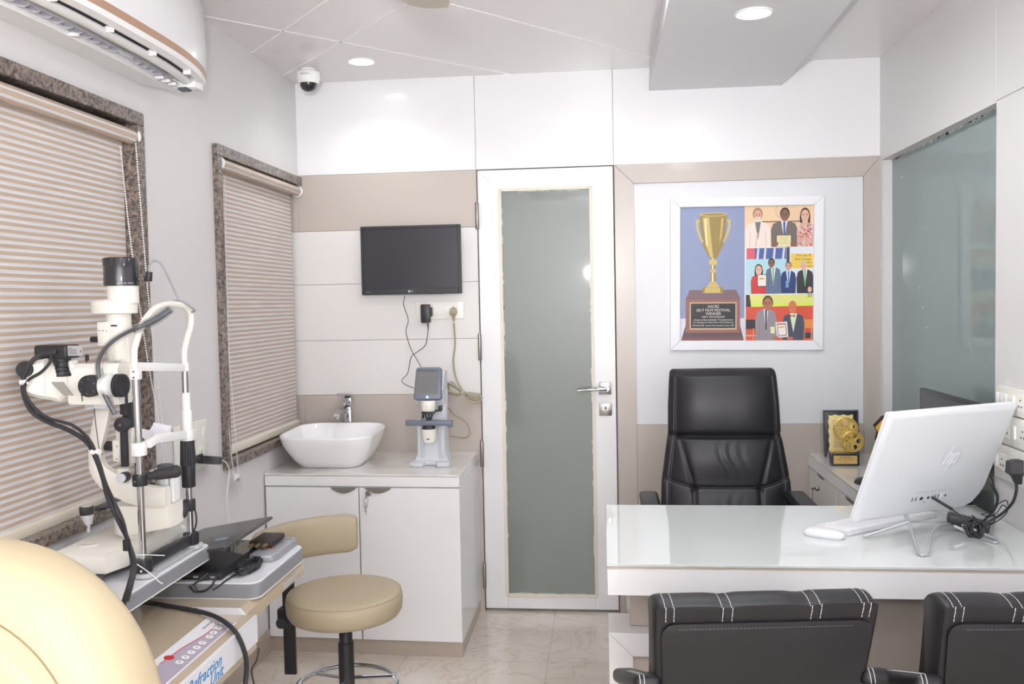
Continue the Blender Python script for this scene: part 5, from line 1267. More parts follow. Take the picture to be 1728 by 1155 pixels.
# curved warning print on the cap
mark = 'REPLACE WITH'
for i, chh in enumerate(mark):
    if chh == ' ': continue
    a = -PI/2+.30+i*.075
    text('lettering', chh, .0058, basis((ca.x+rr_*1.012*math.cos(a), Yt+rr_*1.012*math.sin(a), zx(205, 479).z), (-math.sin(a), math.cos(a), 0), (0, 0, 1), (math.cos(a), math.sin(a), 0)), 'light_grey', lc_)
cn = zx(208, 500); b = MB(); b.cyl((cn.x, Yt, zx(208, 512).z), (cn.x, Yt, zx(208, 483).z), 26*mt, seg=40); b.build('lamp_neck', 'warm_white', t)
b = MB(); cd = zx(193, 520); xr_ = zx(233, 520).x
def disc(z, k): return [V((cd.x+40*mt*k*math.cos(a), Yt+34*mt*k*math.sin(a), z)) for a in [i*2*PI/44 for i in range(44)]]
b.loft([disc(zx(193, 530).z, .93), disc(zx(193, 529).z, .98), disc(zx(193, 519).z, 1), disc(zx(193, 518.6).z, .985), disc(zx(193, 518).z, .985), disc(zx(193, 517.5).z, 1), disc(zx(193, 510).z, .99), disc(zx(193, 507).z, .90), disc(zx(193, 505).z, .7)]); b.build('filter_disc', 'warm_white', t)
b = MB(); cl = zx(201, 560); b.cyl((cl.x, Yt, zx(201, 606).z), (cl.x, Yt, zx(201, 528).z), 21*mt, seg=36)
a_, c_ = zx(177, 583), zx(194, 543); b.box(a_.x, c_.x, Yt-.034, Yt, a_.z, c_.z, .002); pbox(206, 222, 560, 640, Yt, .035, .004)
b.lathe([(.016, zx(200, 640).z), (.019, zx(200, 625).z), (.021, zx(200, 606).z)], T(zx(208, 0+620).x, Yt, 0)); tw = b.build('lamp_tower', 'warm_white', t)
b = MB(); b.box(zx(178, 0).x, zx(188, 0).x, Yt-.036, Yt-.033, zx(0, 554).z, zx(0, 551.5).z)
for px, py in ((180, 557.5), (186, 557.5), (192, 558.5)): b.cyl(zx(px, py)+V((0, -.036, 0)), zx(px, py)+V((0, -.033, 0)), .0012, seg=8)
b.build('slot', 'black', tw)
b = MB(); b.cyl(zx(180, 573), zx(166, 573), .0068, seg=20); tk = b.build('tower_knob', 'white', t)
b = MB(); b.cyl(zx(168, 573), zx(154, 573), .0080, seg=20, bev=.001); b.build('knob_grip', 'black', tk)
b = MB(); pbox(187, 204, 598, 610, Yt-.02, .018, .002); b.build('prism_clamp', 'warm_white', t)
b = MB(); b.cyl(zx(181, 622)+V((0, -.03, 0)), zx(191, 621)+V((0, -.03, 0)), .0072, seg=16); b.build('clamp_screw', 'black', t)
b = MB(); pbox(192, 212, 619, 633, Yt-.015, .04, .003); pbox(213, 230, 613, 632, Yt-.005, .03, .003); b.build('prism_head', 'warm_white', t)
# microscope body, drums, eyepieces: the optical axis swings a little towards the viewer
Yb = -2.00
b = MB(); secs = []
for (px, k) in ((126, .96), (129, 1.), (206, 1.), (210, .95)):
    Y = Yb-(168-px)*.0006; top = S(px, 613, Y); bot = S(px, 681, Y); d = .036*k
    secs.append([V((top.x, Y-d, bot.z+.006)), V((top.x, Y-d*.9, bot.z)), V((top.x, Y+d*.9, bot.z)), V((top.x, Y+d, bot.z+.006)), V((top.x, Y+d, top.z-.012)), V((top.x, Y+d*.7, top.z)), V((top.x, Y-d*.7, top.z)), V((top.x, Y-d, top.z-.012))])
b.loft(secs); mb = b.build('microscope_body', 'warm_white', t, ang=30)
kc = S(151, 652, Yb-.05); b = MB(); b.cyl(kc+V((0, -.008, 0)), kc+V((0, .02, 0)), 19*mpp(Yb), seg=40, bev=.003); kd_ = b.build('magnification_knob', 'black_soft', t)
b = MB()
for k in range(6): a = k*PI/3+.4; b.cyl(kc+V((.0185*math.cos(a), -.009, .0185*math.sin(a))), kc+V((.0185*math.cos(a), -.007, .0185*math.sin(a))), .0018, seg=10)
b.build('screw', 'steel', kd_)
b = MB(); b.cyl(S(146, 614, Yb), S(146, 606, Yb), .0018, seg=10); b.cyl(S(147, 609, Yb), S(147, 599, Yb), .0048, seg=18, bev=.0008); b.build('top_knob', 'black', mb)
b = MB(); b.obox(tuple(S(138.5, 667, Yb-.055)), (.006, .002, .004), None, .0005, 1); b.obox(tuple(S(138.5, 673, Yb-.055)), (.0016, .002, .014)); b.build('index_mark', 'black', mb)
b = MB(); dc = S(190, 651, Yb-.03); b.lathe([(.022, -.030), (.031, -.024), (.032, -.004), (.026, .0)], basis(dc, (0, 1, 0), (0, 0, 1), (1, 0, 0)), 40); b.build('objective_ring', 'white', t)
b = MB(); dc2 = S(201, 651, Yb-.01); 
for k in range(7): b.cyl(dc2+V((-.010+k*.0035, 0, 0)), dc2+V((-.0072+k*.0035, 0, 0)), .0300 if k % 2 else .0288, seg=40)
b.build('objective_drum', 'black_soft', t)
# binocular housing and eyepiece
b = MB(); secs = []
for (px, yt_, yb_, Y, d) in ((47, 634, 662, -2.095, .026), (56, 612, 666, -2.09, .031), (75, 607, 671, -2.075, .034), (88, 604, 673, -2.065, .036), (90, 610, 673, -2.06, .036), (108, 622, 677, -2.045, .036), (126, 622, 664, -2.03, .034)):
    tp, bt = S(px, yt_, Y), S(px, yb_, Y)
    secs.append([V((tp.x, Y-d, bt.z+.010)), V((tp.x, Y-d*.7, bt.z)), V((tp.x, Y+d*.7, bt.z)), V((tp.x, Y+d, bt.z+.010)), V((tp.x, Y+d, tp.z-.010)), V((tp.x, Y+d*.7, tp.z)), V((tp.x, Y-d*.7, tp.z)), V((tp.x, Y-d, tp.z-.010))])
b.loft(secs); hb = b.build('binocular_housing', 'warm_white', t, ang=35)
b = MB(); y_ = -2.05-.0368; tri = [S(86, 645, y_), S(106, 645, y_), S(123, 668, y_), S(108, 668, y_)]
b.prism([(p.x, p.z) for p in tri], .003, basis((0, y_+.003, 0), (1, 0, 0), (0, 0, 1), (0, -1, 0))); b.build('rating_label', flat((158, 156, 150), .4), hb)
b = MB(); d_ = (S(58, 640, -2.075)-S(34, 622, -2.145)).normalized(); e1 = S(50, 628, -2.09); e0 = S(43, 625, -2.115)
b.cyl(e1+d_*.03, e0, .017, seg=30); b.cyl(e1-d_*.004, e0-d_*.008, .0185, .0205, 36, .003); b.build('eyepiece', 'black_soft', t)
b = MB(); pbox(118, 126, 608, 630, -2.045, .03, .003); b.cyl(S(122, 618, -2.07), S(122, 618, -2.06), .005, seg=12); b.build('port_clamp', 'warm_white', t)
# camera with its adaptor
Yk = -2.055
b = MB(); ck = S(105, 620, Yk)
for y0, y1, r in ((635, 626, 17.5), (626, 620, 16), (620, 612, 14.5), (612, 603, 15)): b.cyl((ck.x, Yk, S(105, y0, Yk).z), (ck.x, Yk, S(105, y1, Yk).z), r*mpp(Yk), seg=36, bev=.001)
b.build('camera_adaptor', 'black', t)
b = MB(); a_, c_ = S(69, 606, Yk), S(124, 581.5, Yk); b.box(a_.x, c_.x, Yk-.030, Yk+.03, a_.z, c_.z, .007, 3); ca_ = b.build('camera_body', 'black', t)
b = MB(); a_, c_ = S(115.5, 601, Yk-.031), S(139.5, 583.5, Yk-.031); b.box(a_.x, c_.x, Yk-.0335, Yk-.0305, a_.z, c_.z, .0005, 1); lb = b.build('camera_label_plate', flat((176, 178, 180), .4), ca_)
b = MB(); 
for k in range(5): b.box(a_.x+.003, a_.x+(.024 if k else .012), Yk-.0338, Yk-.0333, c_.z-.0065-k*.0036, c_.z-.005-k*.0036)
b.box(c_.x-.006, c_.x-.003, Yk-.0338, Yk-.0333, a_.z+.008, a_.z+.014); b.build('label_print', flat((92, 92, 96)), lb)
b = MB(); b.cyl(S(66, 599, Yk-.045), S(96, 594, Yk-.036), .0068, seg=16, bev=.001)
b.tube([S(70, 599, Yk-.05), S(58, 606, Yk-.06), S(46, 622, Yk-.07), S(39, 645, Yk-.07), S(42, 672, Yk-.07), S(55, 696, Yk-.06), S(80, 712, Yk-.05), S(115, 726, Yk-.05), S(145, 745, Yk-.05), S(160, 770, Yk-.06), S(173, 805, Yk-.07), S(182, 840, Yk-.07), S(200, 880, Yk-.06), S(215, 910, Yk-.05), S(221, 935, Yk-.06), S(224, 960, Yk-.10), S(219, 985, -2.30), S(211, 1010, -2.31), S(203, 1045, -2.31)], .0058, 8)
b.tube([S(86, 601, Yk-.05), S(84, 612, Yk-.06), S(70, 628, Yk-.07), S(48, 642, Yk-.075), S(41, 660, Yk-.075), S(56, 686, Yk-.065), S(82, 706, Yk-.055), S(122, 718, Yk-.05), S(150, 742, Yk-.056), S(166, 776, Yk-.066), S(178, 815, Yk-.076), S(192, 846, Yk-.064), S(207, 878, Yk-.062), S(214, 905, Yk-.058), S(226, 940, Yk-.066), S(228, 962, Yk-.10), S(222, 990, -2.30), S(215, 1015, -2.31)], .0040, 8)
b.build('camera_cable', 'black_soft', t)
b = MB()
for px, py, yy in ((42, 646, -.072), (161, 764, -.06)): b.cyl(S(px-7, py, Yk+yy), S(px+8, py-1, Yk+yy), .0072, seg=14)
q = S(222, 938, Yk-.05); b.cyl(q+V((-.014, 0, 0)), q+V((.014, 0, 0)), .0030, seg=8); b.tube([S(219, 939, Yk-.06), S(240, 937, Yk-.06), S(278, 938, Yk-.05)], .0012, 6)
b.tube([S(230, 952, Yk-.05), S(245, 962, Yk-.05), S(258, 972, Yk-.05), S(268, 982, Yk-.05), S(275, 986, Yk-.05)], .0013, 6)
b.build('cable_tie', 'white', t)
b = MB(); b.cyl(S(145, 690, Yb-.02), S(150, 689, Yb-.02), .0045, seg=12); kk = b.build('filter_pin', 'silver', t)
b = MB(); b.cyl(S(149, 689.5, Yb-.02), S(158, 688, Yb-.02), .0058, seg=14); pbox(148, 185, 680, 690, Yb-.005, .03, .003); b.build('arm_joint', 'light_grey', kk)
b = MB(); b.tube([S(159, 690, Yb-.04), S(162, 720, Yb-.045), S(167, 755, Yb-.045), S(173, 768, Yb-.03)], .0012, 5); b.build('thin_wire', 'dark_grey', t)
# flexible fixation arm still in its clear sleeve
b = MB(); P = [S(194, 699, YN), S(186, 684, YN), S(175, 662, YN), S(167, 635, YN), S(166, 612, YN), S(175, 592, YN), S(192, 575, YN), S(215, 561, YN), S(240, 550, YN), S(262, 540, YN+.05), S(286, 524, YN+.09)]
b.tube(P, [.0062, .0062, .0055, .005, .005, .005, .005, .005, .0055, .0085, .0085], 10, 6); fa = b.build('fixation_arm', mat('sleeved_grey', (88, 90, 96), .25, coat=.6), t)
b = MB(); b.tube([p_+V((.003, -.001, .001)) for p_ in P[1:]], [.009, .010, .0105, .0105, .0105, .0105, .0105, .0115, .0135, .0135], 10, 6); b.build('clear_sleeve', mat('clear_sleeve', (240, 240, 245), .12, trans=.9, alpha=.28), fa)
# chin rest frame
def fr(px, py):             # point of the frame plane: near post on the left, far post on the right
    f = max(-.1, min(1.1, (px-228)/(314-228))); return S(px, py, YN+(YFA-YN)*f)
zl, zh = SZ+.012, .0
b = MB(); b.cyl((xn, YN, .83), (xn, YN, S(228, 640, YN).z), .0088, seg=24); b.cyl((xn, YN, S(232, 664, YN).z), (xn, YN, S(232, 664.5, YN).z), .0091, seg=24); b.build('near_post', 'chrome', t)
b = MB(); b.cyl((xf, YFA, .83), (xf, YFA, S(312, 626, YFA).z), .0088, seg=24); b.build('far_post', 'chrome', t)
b = MB(); loop = [fr(228, 640), fr(226, 600), fr(229, 580), fr(240, 549), fr(258, 524), fr(276, 515), fr(296, 514), fr(312, 518), fr(321, 530), fr(322, 548), fr(316, 570), fr(311, 592), fr(311, 615)]
b.tube(loop, .0088, 14, 6); b.build('forehead_loop', 'warm_white', t)
b = MB(); a_, c_ = fr(231, 613), fr(316, 611)
b.bar((a_.x, a_.y, S(231, 619.5, YN).z), (xf+.004, YFA-.006, S(315, 620.5, YFA).z), .006, S(231, 613, YN).z-S(231, 628, YN).z, .002)
b.cyl((xf, YFA, fr(312, 627).z), (xf, YFA, fr(312, 612).z), .0125, seg=24, bev=.001); b.box(xn-.0105, xn+.0105, YN-.012, YN+.012, S(231, 641, YN).z, S(231, 622, YN).z, .003); fb = b.build('forehead_band', 'white', t)
b = MB()
for py in (627, 637): b.cyl((xn, YN-.013, S(228, py, YN).z), (xn, YN-.0115, S(228, py, YN).z), .0028, seg=12)
b.build('screw', 'steel', fb)
# chin cup and its beam
zc0, zc1 = S(232, 769, YN).z, S(232, 747, YN).z
b = MB(); b.cyl((xn, YN, zc0), (xn, YN, zc1), .0195, seg=32, bev=.002)
b.bar((xn+.016, YN+.01, zc1-.008), (xn+.02, YN+.055, zc1+.004), .02, .02, .003); b.bar((xn+.02, YN+.045, zc1+.002), (xf, YFA, (S(318, 727, YFA).z+S(318, 741, YFA).z)/2), .014, .024, .003)
b.cyl((xf, YFA, S(318, 744, YFA).z), (xf, YFA, S(318, 724, YFA).z), .0175, seg=28, bev=.002); bm_ = b.build('chin_beam', 'white', t)
mx, my = (xn+xf)/2-.022, (YN+YFA)/2-.01
b = MB(); secs = []
cz = S(258, 738, (YN+YFA)/2).z
for i in range(15):
    a = -1.35+2.7*i/14; r0 = .042
    yy, zz = my+r0*1.15*math.sin(a), cz+.030-r0*.62*math.cos(a)
    secs.append([V((mx-.026, yy, zz+.010)), V((mx+.024, yy, zz)), V((mx+.024, yy, zz-.006)), V((mx, yy*.9+my*.1, cz-.002)), V((mx-.026, yy, zz+.002))])
b.loft(secs); b.box(mx-.012, mx+.022, my-.018, my+.018, zc1-.01, cz+.002, .003); b.build('chin_cup', mat('chin_paper', (232, 230, 238), .6), bm_)
b = MB(); b.cyl((xf, YFA, S(318, 724, YFA).z), (xf, YFA, S(318, 694, YFA).z), .0155, seg=28, bev=.001); b.cyl((xf, YFA, S(318, 695, YFA).z), (xf, YFA, S(318, 663, YFA).z), .0125, seg=28); b.build('height_sleeve', 'white', t)
b = MB(); zt_, zm_, zb_ = S(318, 744, YFA).z, S(318, 785, YFA).z, S(318, 822, YFA).z
b.cyl((xf, YFA, zb_), (xf, YFA, zm_), .0185, .0195, 32, .001)
for k in range(14):
    a = k*2*PI/14; b.cyl((xf+.0165*math.cos(a), YFA+.0165*math.sin(a), zm_), (xf+.0145*math.cos(a), YFA+.0145*math.sin(a), zt_), .0052, .0045, 10)
b.cyl((xf, YFA, zm_), (xf, YFA, zt_), .0178, .0155, 28); b.build('height_grip', 'black', t)
# patient handles and their collars
b = MB(); b.cyl((xn, YN, S(236, 820, YN).z), (xn, YN, S(236, 801, YN).z), .0188, seg=28, bev=.0015); cr_ = b.build('handle_collar', 'black', t)
b = MB(); b.cyl((xn-.004, YN-.0195, S(232, 811, YN).z), (xn-.004, YN-.018, S(232, 811, YN).z), .003, seg=12); b.build('screw', 'steel', cr_)
b = MB(); h0, h1 = V((xn+.012, YN+.01, S(248, 806, YN).z)), S(296, 796, YN+.03); d = (h1-h0).normalized()
b.cyl(h0, h0+d*.03, .0095, .012, 20); b.cyl(h0+d*.02, h1, .0135, .0165, 24); b.sphere(h1, (.0165, .0165, .0165), 20); b.build('patient_handle', 'black_soft', cr_, ang=50)
b = MB(); b.cyl((xf, YFA, S(321, 862, YFA).z), (xf, YFA, S(321, 843, YFA).z), .0165, seg=28, bev=.0015); cr_ = b.build('handle_collar', 'black', t)
b = MB(); h0, h1 = V((xf-.008, YFA-.012, S(321, 852, YFA).z)), S(306, 866, YFA-.09); d = (h1-h0).normalized()
b.cyl(h0, h1, .0130, .0165, 24); b.sphere(h1, (.0165, .0165, .0165), 20); b.build('patient_handle', 'black_soft', cr_, ang=50)
# black base beam of the chin rest
b = MB(); zb0, zb1 = .812, S(243, 944, YN).z
b.cyl((xn+.001, YN, zb0), (xn+.001, YN, zb1), .0215, seg=32, bev=.002); b.cyl((xf+.001, YFA, zb0), (xf+.001, YFA, zb1), .0215, seg=32, bev=.002)
b.bar((xn+.004, YN, (zb0+zb1)/2+.002), (xf+.004, YFA, (zb0+zb1)/2+.002), .016, (zb1-zb0)*.86, .002); cb = b.build('rest_base', 'black', t)
b = MB()
for x, y in ((xn, YN), (xf, YFA)): b.cyl((x+.006, y-.002, zt0), (x+.006, y-.002, zb0-.0003), .028, seg=32, bev=.001)
b.bar((xn+.006, YN, zt0+.005), (xf+.006, YFA, zt0+.005), .036, .009, .001); b.build('rest_foot', 'silver', t)
b = MB(); b.cyl(S(238, 965, YN-.022), S(238, 965, YN-.02), .003, seg=12); q = S(257, 978, YN); b.cyl(q+V((-.004, 0, 0)), q+V((.008, 0, 0)), .008, seg=16); b.build('screw', 'steel', cb)
# grey lamp lead looping over the frame
b = MB(); p0 = S(247, 470, Yt)
b.cyl(S(234, 471, Yt), S(247, 470, Yt), .005, seg=12); b.build('lamp_socket', 'steel', t)
b = MB(); b.cyl(S(251, 475, Yt), S(252, 459, Yt), .0085, seg=16, bev=.001); b.box(p0.x-.004, p0.x+.008, Yt-.007, Yt+.007, p0.z-.008, p0.z+.006, .002); b.build('lamp_plug', 'black', t)
b = MB(); b.tube([S(252, 460, Yt), S(252, 450, Yt), S(257, 442, Yt), S(266, 441, Yt), S(275, 450, Yt+.01), S(287, 474, Yt+.02), S(297, 496, Yt+.03), S(303, 508, Yt+.03)], .0030, 8)
b.tube([S(292, 511, YFA-.06), S(300, 507, YFA-.03), S(312, 511, YFA-.02), S(325, 521, YFA), S(329, 524, YFA+.01), S(324, 527, YFA+.015), S(321, 524, YFA+.012)], .0032, 8); b.build('lamp_lead', 'cable_grey', t)
b = MB(); b.tube([V((xf+.012, YFA+.004, S(321, 858, YFA).z)), S(331, 870, YFA), S(331, 885, YFA), S(326, 900, YFA)], .0025, 6); b.build('handle_wire', 'black', t)

# ================================================================ FRAMED POSTER
t = thing('framed_poster', 'white framed poster with gold trophy and three group photographs', 'picture frame', (2.1, 0, 1.25))
yw = -.002
A0, A1, A2, A3 = at(1130, 333, Y=-.022), at(1389, 330, Y=-.022), at(1391, 590, Y=-.022), at(1133, 592.5, Y=-.022)
fc = (A0+A1+A2+A3)/4; fw = ((A1-A0).length+(A2-A3).length)/2; fh = ((A0-A3).length+(A1-A2).length)/2
fa_ = math.atan2((A1-A0).z+(A2-A3).z, (A1-A0).x+(A2-A3).x)
FM = T(fc.x, yw-.0005, fc.z) @ Matrix.Rotation(-fa_, 4, 'Y') @ basis((0, 0, 0), (1, 0, 0), (0, 0, 1), (0, -1, 0))
bw = .044
b = MB(); hw, hh = fw/2, fh/2
for poly in ([(-hw, hh), (hw, hh), (hw-bw, hh-bw), (-hw+bw, hh-bw)], [(-hw, -hh), (hw, -hh), (hw-bw, -hh+bw), (-hw+bw, -hh+bw)], [(-hw, -hh+.0008), (-hw, hh-.0008), (-hw+bw, hh-bw-.0008), (-hw+bw, -hh+bw+.0008)], [(hw, -hh+.0008), (hw, hh-.0008), (hw-bw, hh-bw-.0008), (hw-bw, -hh+bw+.0008)]):
    b.prism(poly, .020, FM, .0015, 1)
b.build('frame', mat('frame_white', (236, 236, 240), .35), t)
iw, ih = hw-bw+.001, hh-bw+.001
# print coordinates: u right, v down, both 0..1 over the visible print
def U(u, v): return (-iw+2*iw*u, ih-2*ih*v)
pt = MB(); pm_ = []; pmi = {}
def ink(rgb):
    if rgb not in pmi: pmi[rgb] = len(pm_); pm_.append(flat(rgb, .45))
    return pmi[rgb]
LY = [0]
def patch(pts, rgb, lay=None):
    LY[0] += 1
    z = .0040+.00003*LY[0]
    pt.mi = ink(rgb); pt.poly([FM @ V((*U(u, v), z)) for u, v in pts])
def rect(u0, v0, u1, v1, rgb): patch([(u0, v1), (u1, v1), (u1, v0), (u0, v0)], rgb)
def ell(u, v, a, c, rgb, n=20): patch([(u+a*math.cos(-2*PI*i/n), v+c*math.sin(-2*PI*i/n)) for i in range(n)], rgb)
MB().box(-iw-.002, iw+.002, -ih-.002, ih+.002, .0005, .0038, 0, 1, FM).build('backing', 'white', t)
# crop (1155 px) coordinates of the photograph's print -> u,v
def cu(x): return (x-108)/(1050-108)
def cv(y): return (y-116)/(1046-116)
def C(pts): return [(cu(x), cv(y)) for x, y in pts]
def cr(x0, y0, x1, y1, rgb): rect(cu(x0), cv(y0), cu(x1), cv(y1), rgb)
def ce(x, y, a, c, rgb): ell(cu(x), cv(y), a/942, c/930, rgb)
cr(108, 116, 570, 1046, (140, 150, 184)); cr(108, 890, 576, 1046, (214, 216, 226))
# pedestal of the trophy
patch(C([(118, 1044), (566, 1044), (540, 940), (150, 940)]), (98, 78, 84)); patch(C([(150, 990), (540, 990), (538, 740), (152, 740)]), (150, 98, 90)); patch(C([(150, 760), (540, 760), (510, 692), (180, 692)]), (124, 98, 104))
patch(C([(118, 1044), (566, 1044), (560, 1018), (126, 1018)]), (120, 80, 82)); cr(180, 778, 514, 968, (206, 184, 150)); cr(188, 786, 506, 958, (44, 42, 46))
# plain gold cup standing on it
G1, G2, G3 = (150, 128, 70), (206, 180, 110), (238, 222, 168)
patch(C([(270, 716), (420, 716), (415, 672), (275, 672)]), G1); patch(C([(285, 712), (400, 712), (396, 678), (290, 678)]), G2)
patch(C([(300, 676), (392, 676), (362, 630), (330, 630)]), G2); patch(C([(326, 634), (366, 634), (360, 470), (332, 470)]), G1); patch(C([(336, 634), (350, 634), (348, 470), (338, 470)]), G3)
ce(346, 500, 30, 22, G2); ce(346, 560, 22, 14, G2)
patch(C([(318, 470), (374, 470), (420, 380), (440, 240), (442, 170), (250, 170), (252, 240), (272, 380)]), G1); patch(C([(326, 466), (346, 466), (336, 380), (316, 190), (272, 190), (278, 250), (294, 380)]), G2); patch(C([(296, 380), (308, 390), (300, 300), (296, 200), (284, 200), (286, 260)]), G3)
patch(C([(390, 370), (404, 330), (416, 240), (418, 195), (404, 195), (400, 260)]), G2)
for s in (-1, 1):
    patch(C([(346+s*96, 205), (346+s*122, 205), (346+s*124, 260), (346+s*98, 330), (346+s*70, 370), (346+s*70, 352), (346+s*88, 320), (346+s*108, 258), (346+s*106, 220), (346+s*96, 220)][::s]), G2)
ce(346, 170, 98, 14, G2); ce(346, 170, 84, 8, G1)
# three group photographs
SK1, SK2, SK3 = (214, 160, 136), (134, 92, 76), (226, 178, 156)
def face(x, y, a, c, skin, hair, hz=.35, beard=None, long=False):
    if long:
        for s in (-1, 1): patch(C([(x+s*a*.62, y+c*1.25), (x+s*a*1.18, y+c*1.15), (x+s*a*1.24, y+c*.2), (x+s*a*1.02, y-c*.5), (x+s*a*.7, y-c*.3)][::s]), hair)
    ce(x, y-c*.16, a*1.10, c*1.02, hair); ce(x, y+c*.08, a*.92, c*.94, skin)
    for s in (-1, 1): ce(x+s*a*.38, y-c*.02, a*.16, c*.06, (60, 44, 40)); ce(x+s*a*.38, y-c*.18, a*.22, c*.04, hair)
    ce(x, y+c*.22, a*.14, c*.12, tuple(max(0, q-22) for q in skin)); 
    if beard: ce(x, y+c*.66, a*.72, c*.42, beard)
    ce(x, y+c*.52, a*.32, c*.06, tuple(int(q*.72+40) for q in skin))
def suit(x, y0, w, y1, coat, shirt=None, tie=None, sl=.34):
    patch(C([(x-w*.95, y1), (x+w*.95, y1), (x+w, y0+(y1-y0)*.35), (x+w*.82, y0+(y1-y0)*.10), (x+w*.30, y0), (x-w*.30, y0), (x-w*.82, y0+(y1-y0)*.10), (x-w, y0+(y1-y0)*.35)]), coat)
    if shirt: patch(C([(x, y0+(y1-y0)*.72), (x+w*sl, y0), (x-w*sl, y0)]), shirt)
    if tie: patch(C([(x-w*.05, y0+(y1-y0)*.66), (x+w*.07, y0+(y1-y0)*.66), (x+w*.09, y0+4), (x-w*.08, y0+4)]), tie)
    d = tuple(max(0, int(q*.8)) for q in coat)
    for s in (-1, 1): patch(C([(x+s*w*.62, y1), (x+s*w*.66, y1), (x+s*w*.60, y0+(y1-y0)*.42), (x+s*w*.56, y0+(y1-y0)*.42)][::s]), d)
cr(568, 116, 1050, 400, (232, 200, 164)); cr(690, 222, 970, 229, (84, 62, 56)); ce(830, 150, 48, 56, (206, 184, 160)); ce(830, 150, 40, 48, (228, 198, 164))
suit(662, 226, 92, 400, (236, 220, 210), (120, 112, 110), None, .22); patch(C([(640, 400), (650, 400), (662, 300), (652, 300)]), (214, 194, 184)); face(660, 180, 32, 44, SK1, (150, 120, 96), beard=(224, 210, 200))
suit(846, 222, 94, 400, (112, 102, 98), (222, 222, 230), (70, 92, 148), .24); face(850, 180, 31, 43, SK2, (42, 34, 34))
suit(1000, 236, 66, 400, (214, 170, 160), None, None); rq = random.Random(4)
for k in range(70):
    x, y = rq.uniform(946, 1040), rq.uniform(250, 394); ce(x, y, rq.uniform(3, 7), rq.uniform(3, 7), rq.choice([(190, 70, 84), (232, 214, 206), (120, 90, 84), (222, 140, 130), (240, 226, 214)]))
face(990, 185, 30, 44, SK3, (74, 52, 48), long=True); cr(794, 322, 892, 398, (226, 216, 168))
for k in range(4): cr(812, 336+k*13, 874, 339+k*13, (190, 176, 130))
ce(785, 378, 20, 18, SK2); ce(908, 380, 20, 18, SK2)
cr(576, 400, 1050, 406, (236, 236, 238))
cr(576, 406, 1050, 722, (222, 226, 234)); cr(576, 482, 860, 722, (176, 216, 226)); cr(582, 406, 640, 482, (220, 92, 104)); cr(640, 406, 860, 482, (76, 96, 156))
for x in (650, 700, 765, 830): patch(C([(x, 482), (x+16, 482), (x+22, 408), (x+8, 408)]), (214, 214, 226))
cr(862, 402, 884, 560, (62, 68, 86)); cr(892, 446, 1050, 548, (236, 202, 92))
suit(668, 590, 56, 722, (206, 52, 54)); face(668, 556, 24, 34, SK3, (44, 32, 34), long=True)
suit(770, 538, 56, 722, (94, 112, 142), (226, 228, 236), (120, 170, 80), .3); face(757, 512, 22, 30, SK2, (44, 36, 36))
cr(658, 588, 724, 672, (72, 52, 44)); cr(662, 592, 720, 668, (236, 230, 222)); cr(672, 612, 706, 622, (196, 150, 80))
suit(876, 562, 54, 720, (40, 58, 112), (206, 222, 240), (70, 90, 160), .34); face(876, 534, 20, 28, SK1, (90, 70, 66)); cr(858, 634, 876, 680, (96, 170, 200))
suit(992, 556, 60, 720, (48, 48, 56), (214, 222, 236), (110, 180, 90), .26); face(980, 534, 21, 30, SK3, (206, 190, 182))
ce(1025, 694, 14, 20, SK3)
cr(576, 722, 1050, 728, (232, 232, 236))
cr(578, 728, 1050, 1046, (214, 84, 60)); cr(578, 728, 612, 812, (60, 50, 50)); patch(C([(616, 812), (1050, 806), (1050, 728), (604, 728)]), (220, 222, 128)); patch(C([(616, 812), (1050, 806), (1050, 786), (613, 790)]), (206, 230, 90))
cr(578, 900, 660, 966, (44, 40, 44)); cr(940, 900, 1050, 960, (230, 140, 70)); cr(970, 990, 1050, 1030, (70, 56, 54)); cr(578, 1006, 662, 1016, (206, 160, 150))
for x in (628, 985, 1035): cr(x, 960, x+8, 1040, (206, 150, 110))
suit(720, 826, 76, 1046, (150, 140, 148), (226, 224, 230), (60, 62, 82), .22); face(732, 790, 34, 48, (176, 112, 84), (70, 46, 40))
suit(912, 858, 78, 1042, (74, 78, 96), (206, 226, 190), None, .34); face(906, 818, 26, 40, (214, 120, 84), (206, 112, 78)); patch(C([(886, 884), (886, 866), (904, 874), (924, 866), (924, 884), (904, 878)]), (196, 52, 52))
patch(C([(798, 1028), (878, 1020), (868, 914), (786, 920)]), (222, 222, 224)); patch(C([(808, 1016), (868, 1010), (860, 926), (796, 930)]), (168, 92, 72)); patch(C([(812, 1010), (862, 1004), (855, 934), (801, 938)]), (236, 234, 230)); patch(C([(806, 960), (850, 956), (849, 946), (805, 950)]), (220, 170, 80))
cr(752, 950, 782, 996, (232, 226, 190)); ce(790, 1028, 22, 14, (176, 112, 84)); ce(890, 1030, 24, 10, (206, 112, 78))
po = pt.build('print', pm_ or ['white'], t)
def ptext(body, x, y, sz, rgb, shear=0., align='CENTER', bold=0., sp=1.):
    u, v = U(cu(x), cv(y)); text('lettering', body, sz, FM @ T(u, v, .0040+.00003*(LY[0]+3)), flat(rgb, .5), po, .00005, shear, align, sp, bold)
PX = 2*iw/942
for body, y, s, sh in (('ASCRS', 808, 27, 0), ('2017 FILM FESTIVAL', 834, 27, 0), ('WINNER', 858, 27, 0), ('NEW TECHNIQUES', 880, 18, 0), ('Simple Limbal Epithelial Transplantation', 900, 16.5, .25), ('for Unilateral Limbal Stem Cell Deficiency', 918, 16.2, .25), ('PRODUCER: Amod Hemchandra Punat, MD', 940, 15.5, 0)):
    ptext(body, 347, y, s*PX*1.05, (226, 222, 214), sh)
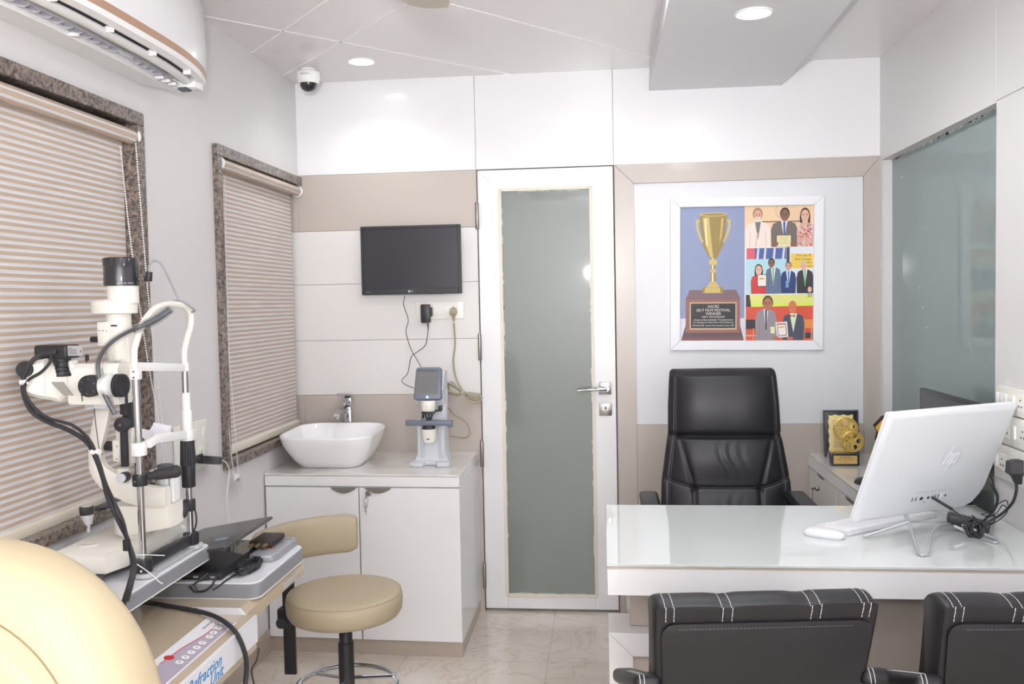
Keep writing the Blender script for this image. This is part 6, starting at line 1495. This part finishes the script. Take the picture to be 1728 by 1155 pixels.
for body, x, y, s in (('- Won the "B', 975, 461, 20), ('2018 ,Chicago', 975, 486, 20), ('ultrac', 1020, 510, 18), ('mark', 1026, 534, 18)): ptext(body, x, y, s*PX, (110, 84, 50))
ptext('20', 1024, 735, 34*PX, (50, 44, 44))

# ================================================================ LIGHT
def area(name, loc, size, power, aim=None, color=(1, 1, 1), spread=PI, shape='DISK'):
    l = bpy.data.lights.new(name, 'AREA'); l.shape = shape; l.size = size; l.energy = power; l.color = color; l.spread = spread
    o = bpy.data.objects.new(name, l); COL.objects.link(o); o.location = loc
    if aim is not None: o.rotation_euler = (V(aim)-V(loc)).to_track_quat('-Z', 'Y').to_euler()
    return o
CW = (.955, .976, 1)
area('downlight_corner', (.415, -.335, ZC-.012), .10, 1.1, color=CW, spread=2.2)
area('downlight_desk', (1.962, -1.072, 2.42), .10, 2.6, color=CW)
for x, y, p, sz_ in ((1.40, -1.32, 4, .3), (2.0, -2.2, 5, .2), (2.0, -3.6, 4, .2), (2.3, -4.8, 4, .2), (2.1, -6.0, 9, .2)): area('added_ceiling_fill', (x, y, ZC-.012 if x < 1.6 else 2.42), sz_, p, color=CW)  # unseen ceiling lamps added to brighten the room, no fittings modelled
# the photographer's flash: part tipped at the ceiling overhead, a little going straight on
area('flash_bounce', (1.35, -4.24, 1.74),   .10, 17, (1.40, -2.9, 2.54), CW, 1.7)
area('flash_rear_fill', (1.40, -4.30, 1.74), .10, 132, (1.7, -7.0, 1.9), CW, 1.7)  # extra flash head added as soft frontal fill off the rear wall
area('flash_direct', (1.39, -4.16, 1.67),   .035, 1.2, (1.5, 0, 1.25), CW)
w = bpy.data.worlds.new('world'); SC.world = w; w.use_nodes = True
w.node_tree.nodes['Background'].inputs['Color'].default_value = (.75, .8, .85, 1); w.node_tree.nodes['Background'].inputs['Strength'].default_value = .12
SC.view_settings.view_transform = 'Standard'; SC.view_settings.look = 'None'; SC.view_settings.gamma = 1; SC.view_settings.use_curve_mapping = False
SC.view_settings.exposure = .47
SC.cycles.use_denoising = True
SC.cycles.max_bounces = 10; SC.cycles.diffuse_bounces = 6; SC.cycles.glossy_bounces = 5; SC.cycles.transmission_bounces = 6; SC.cycles.transparent_max_bounces = 8
SC.cycles.sample_clamp_indirect = 6; SC.cycles.caustics_reflective = False; SC.cycles.caustics_refractive = False
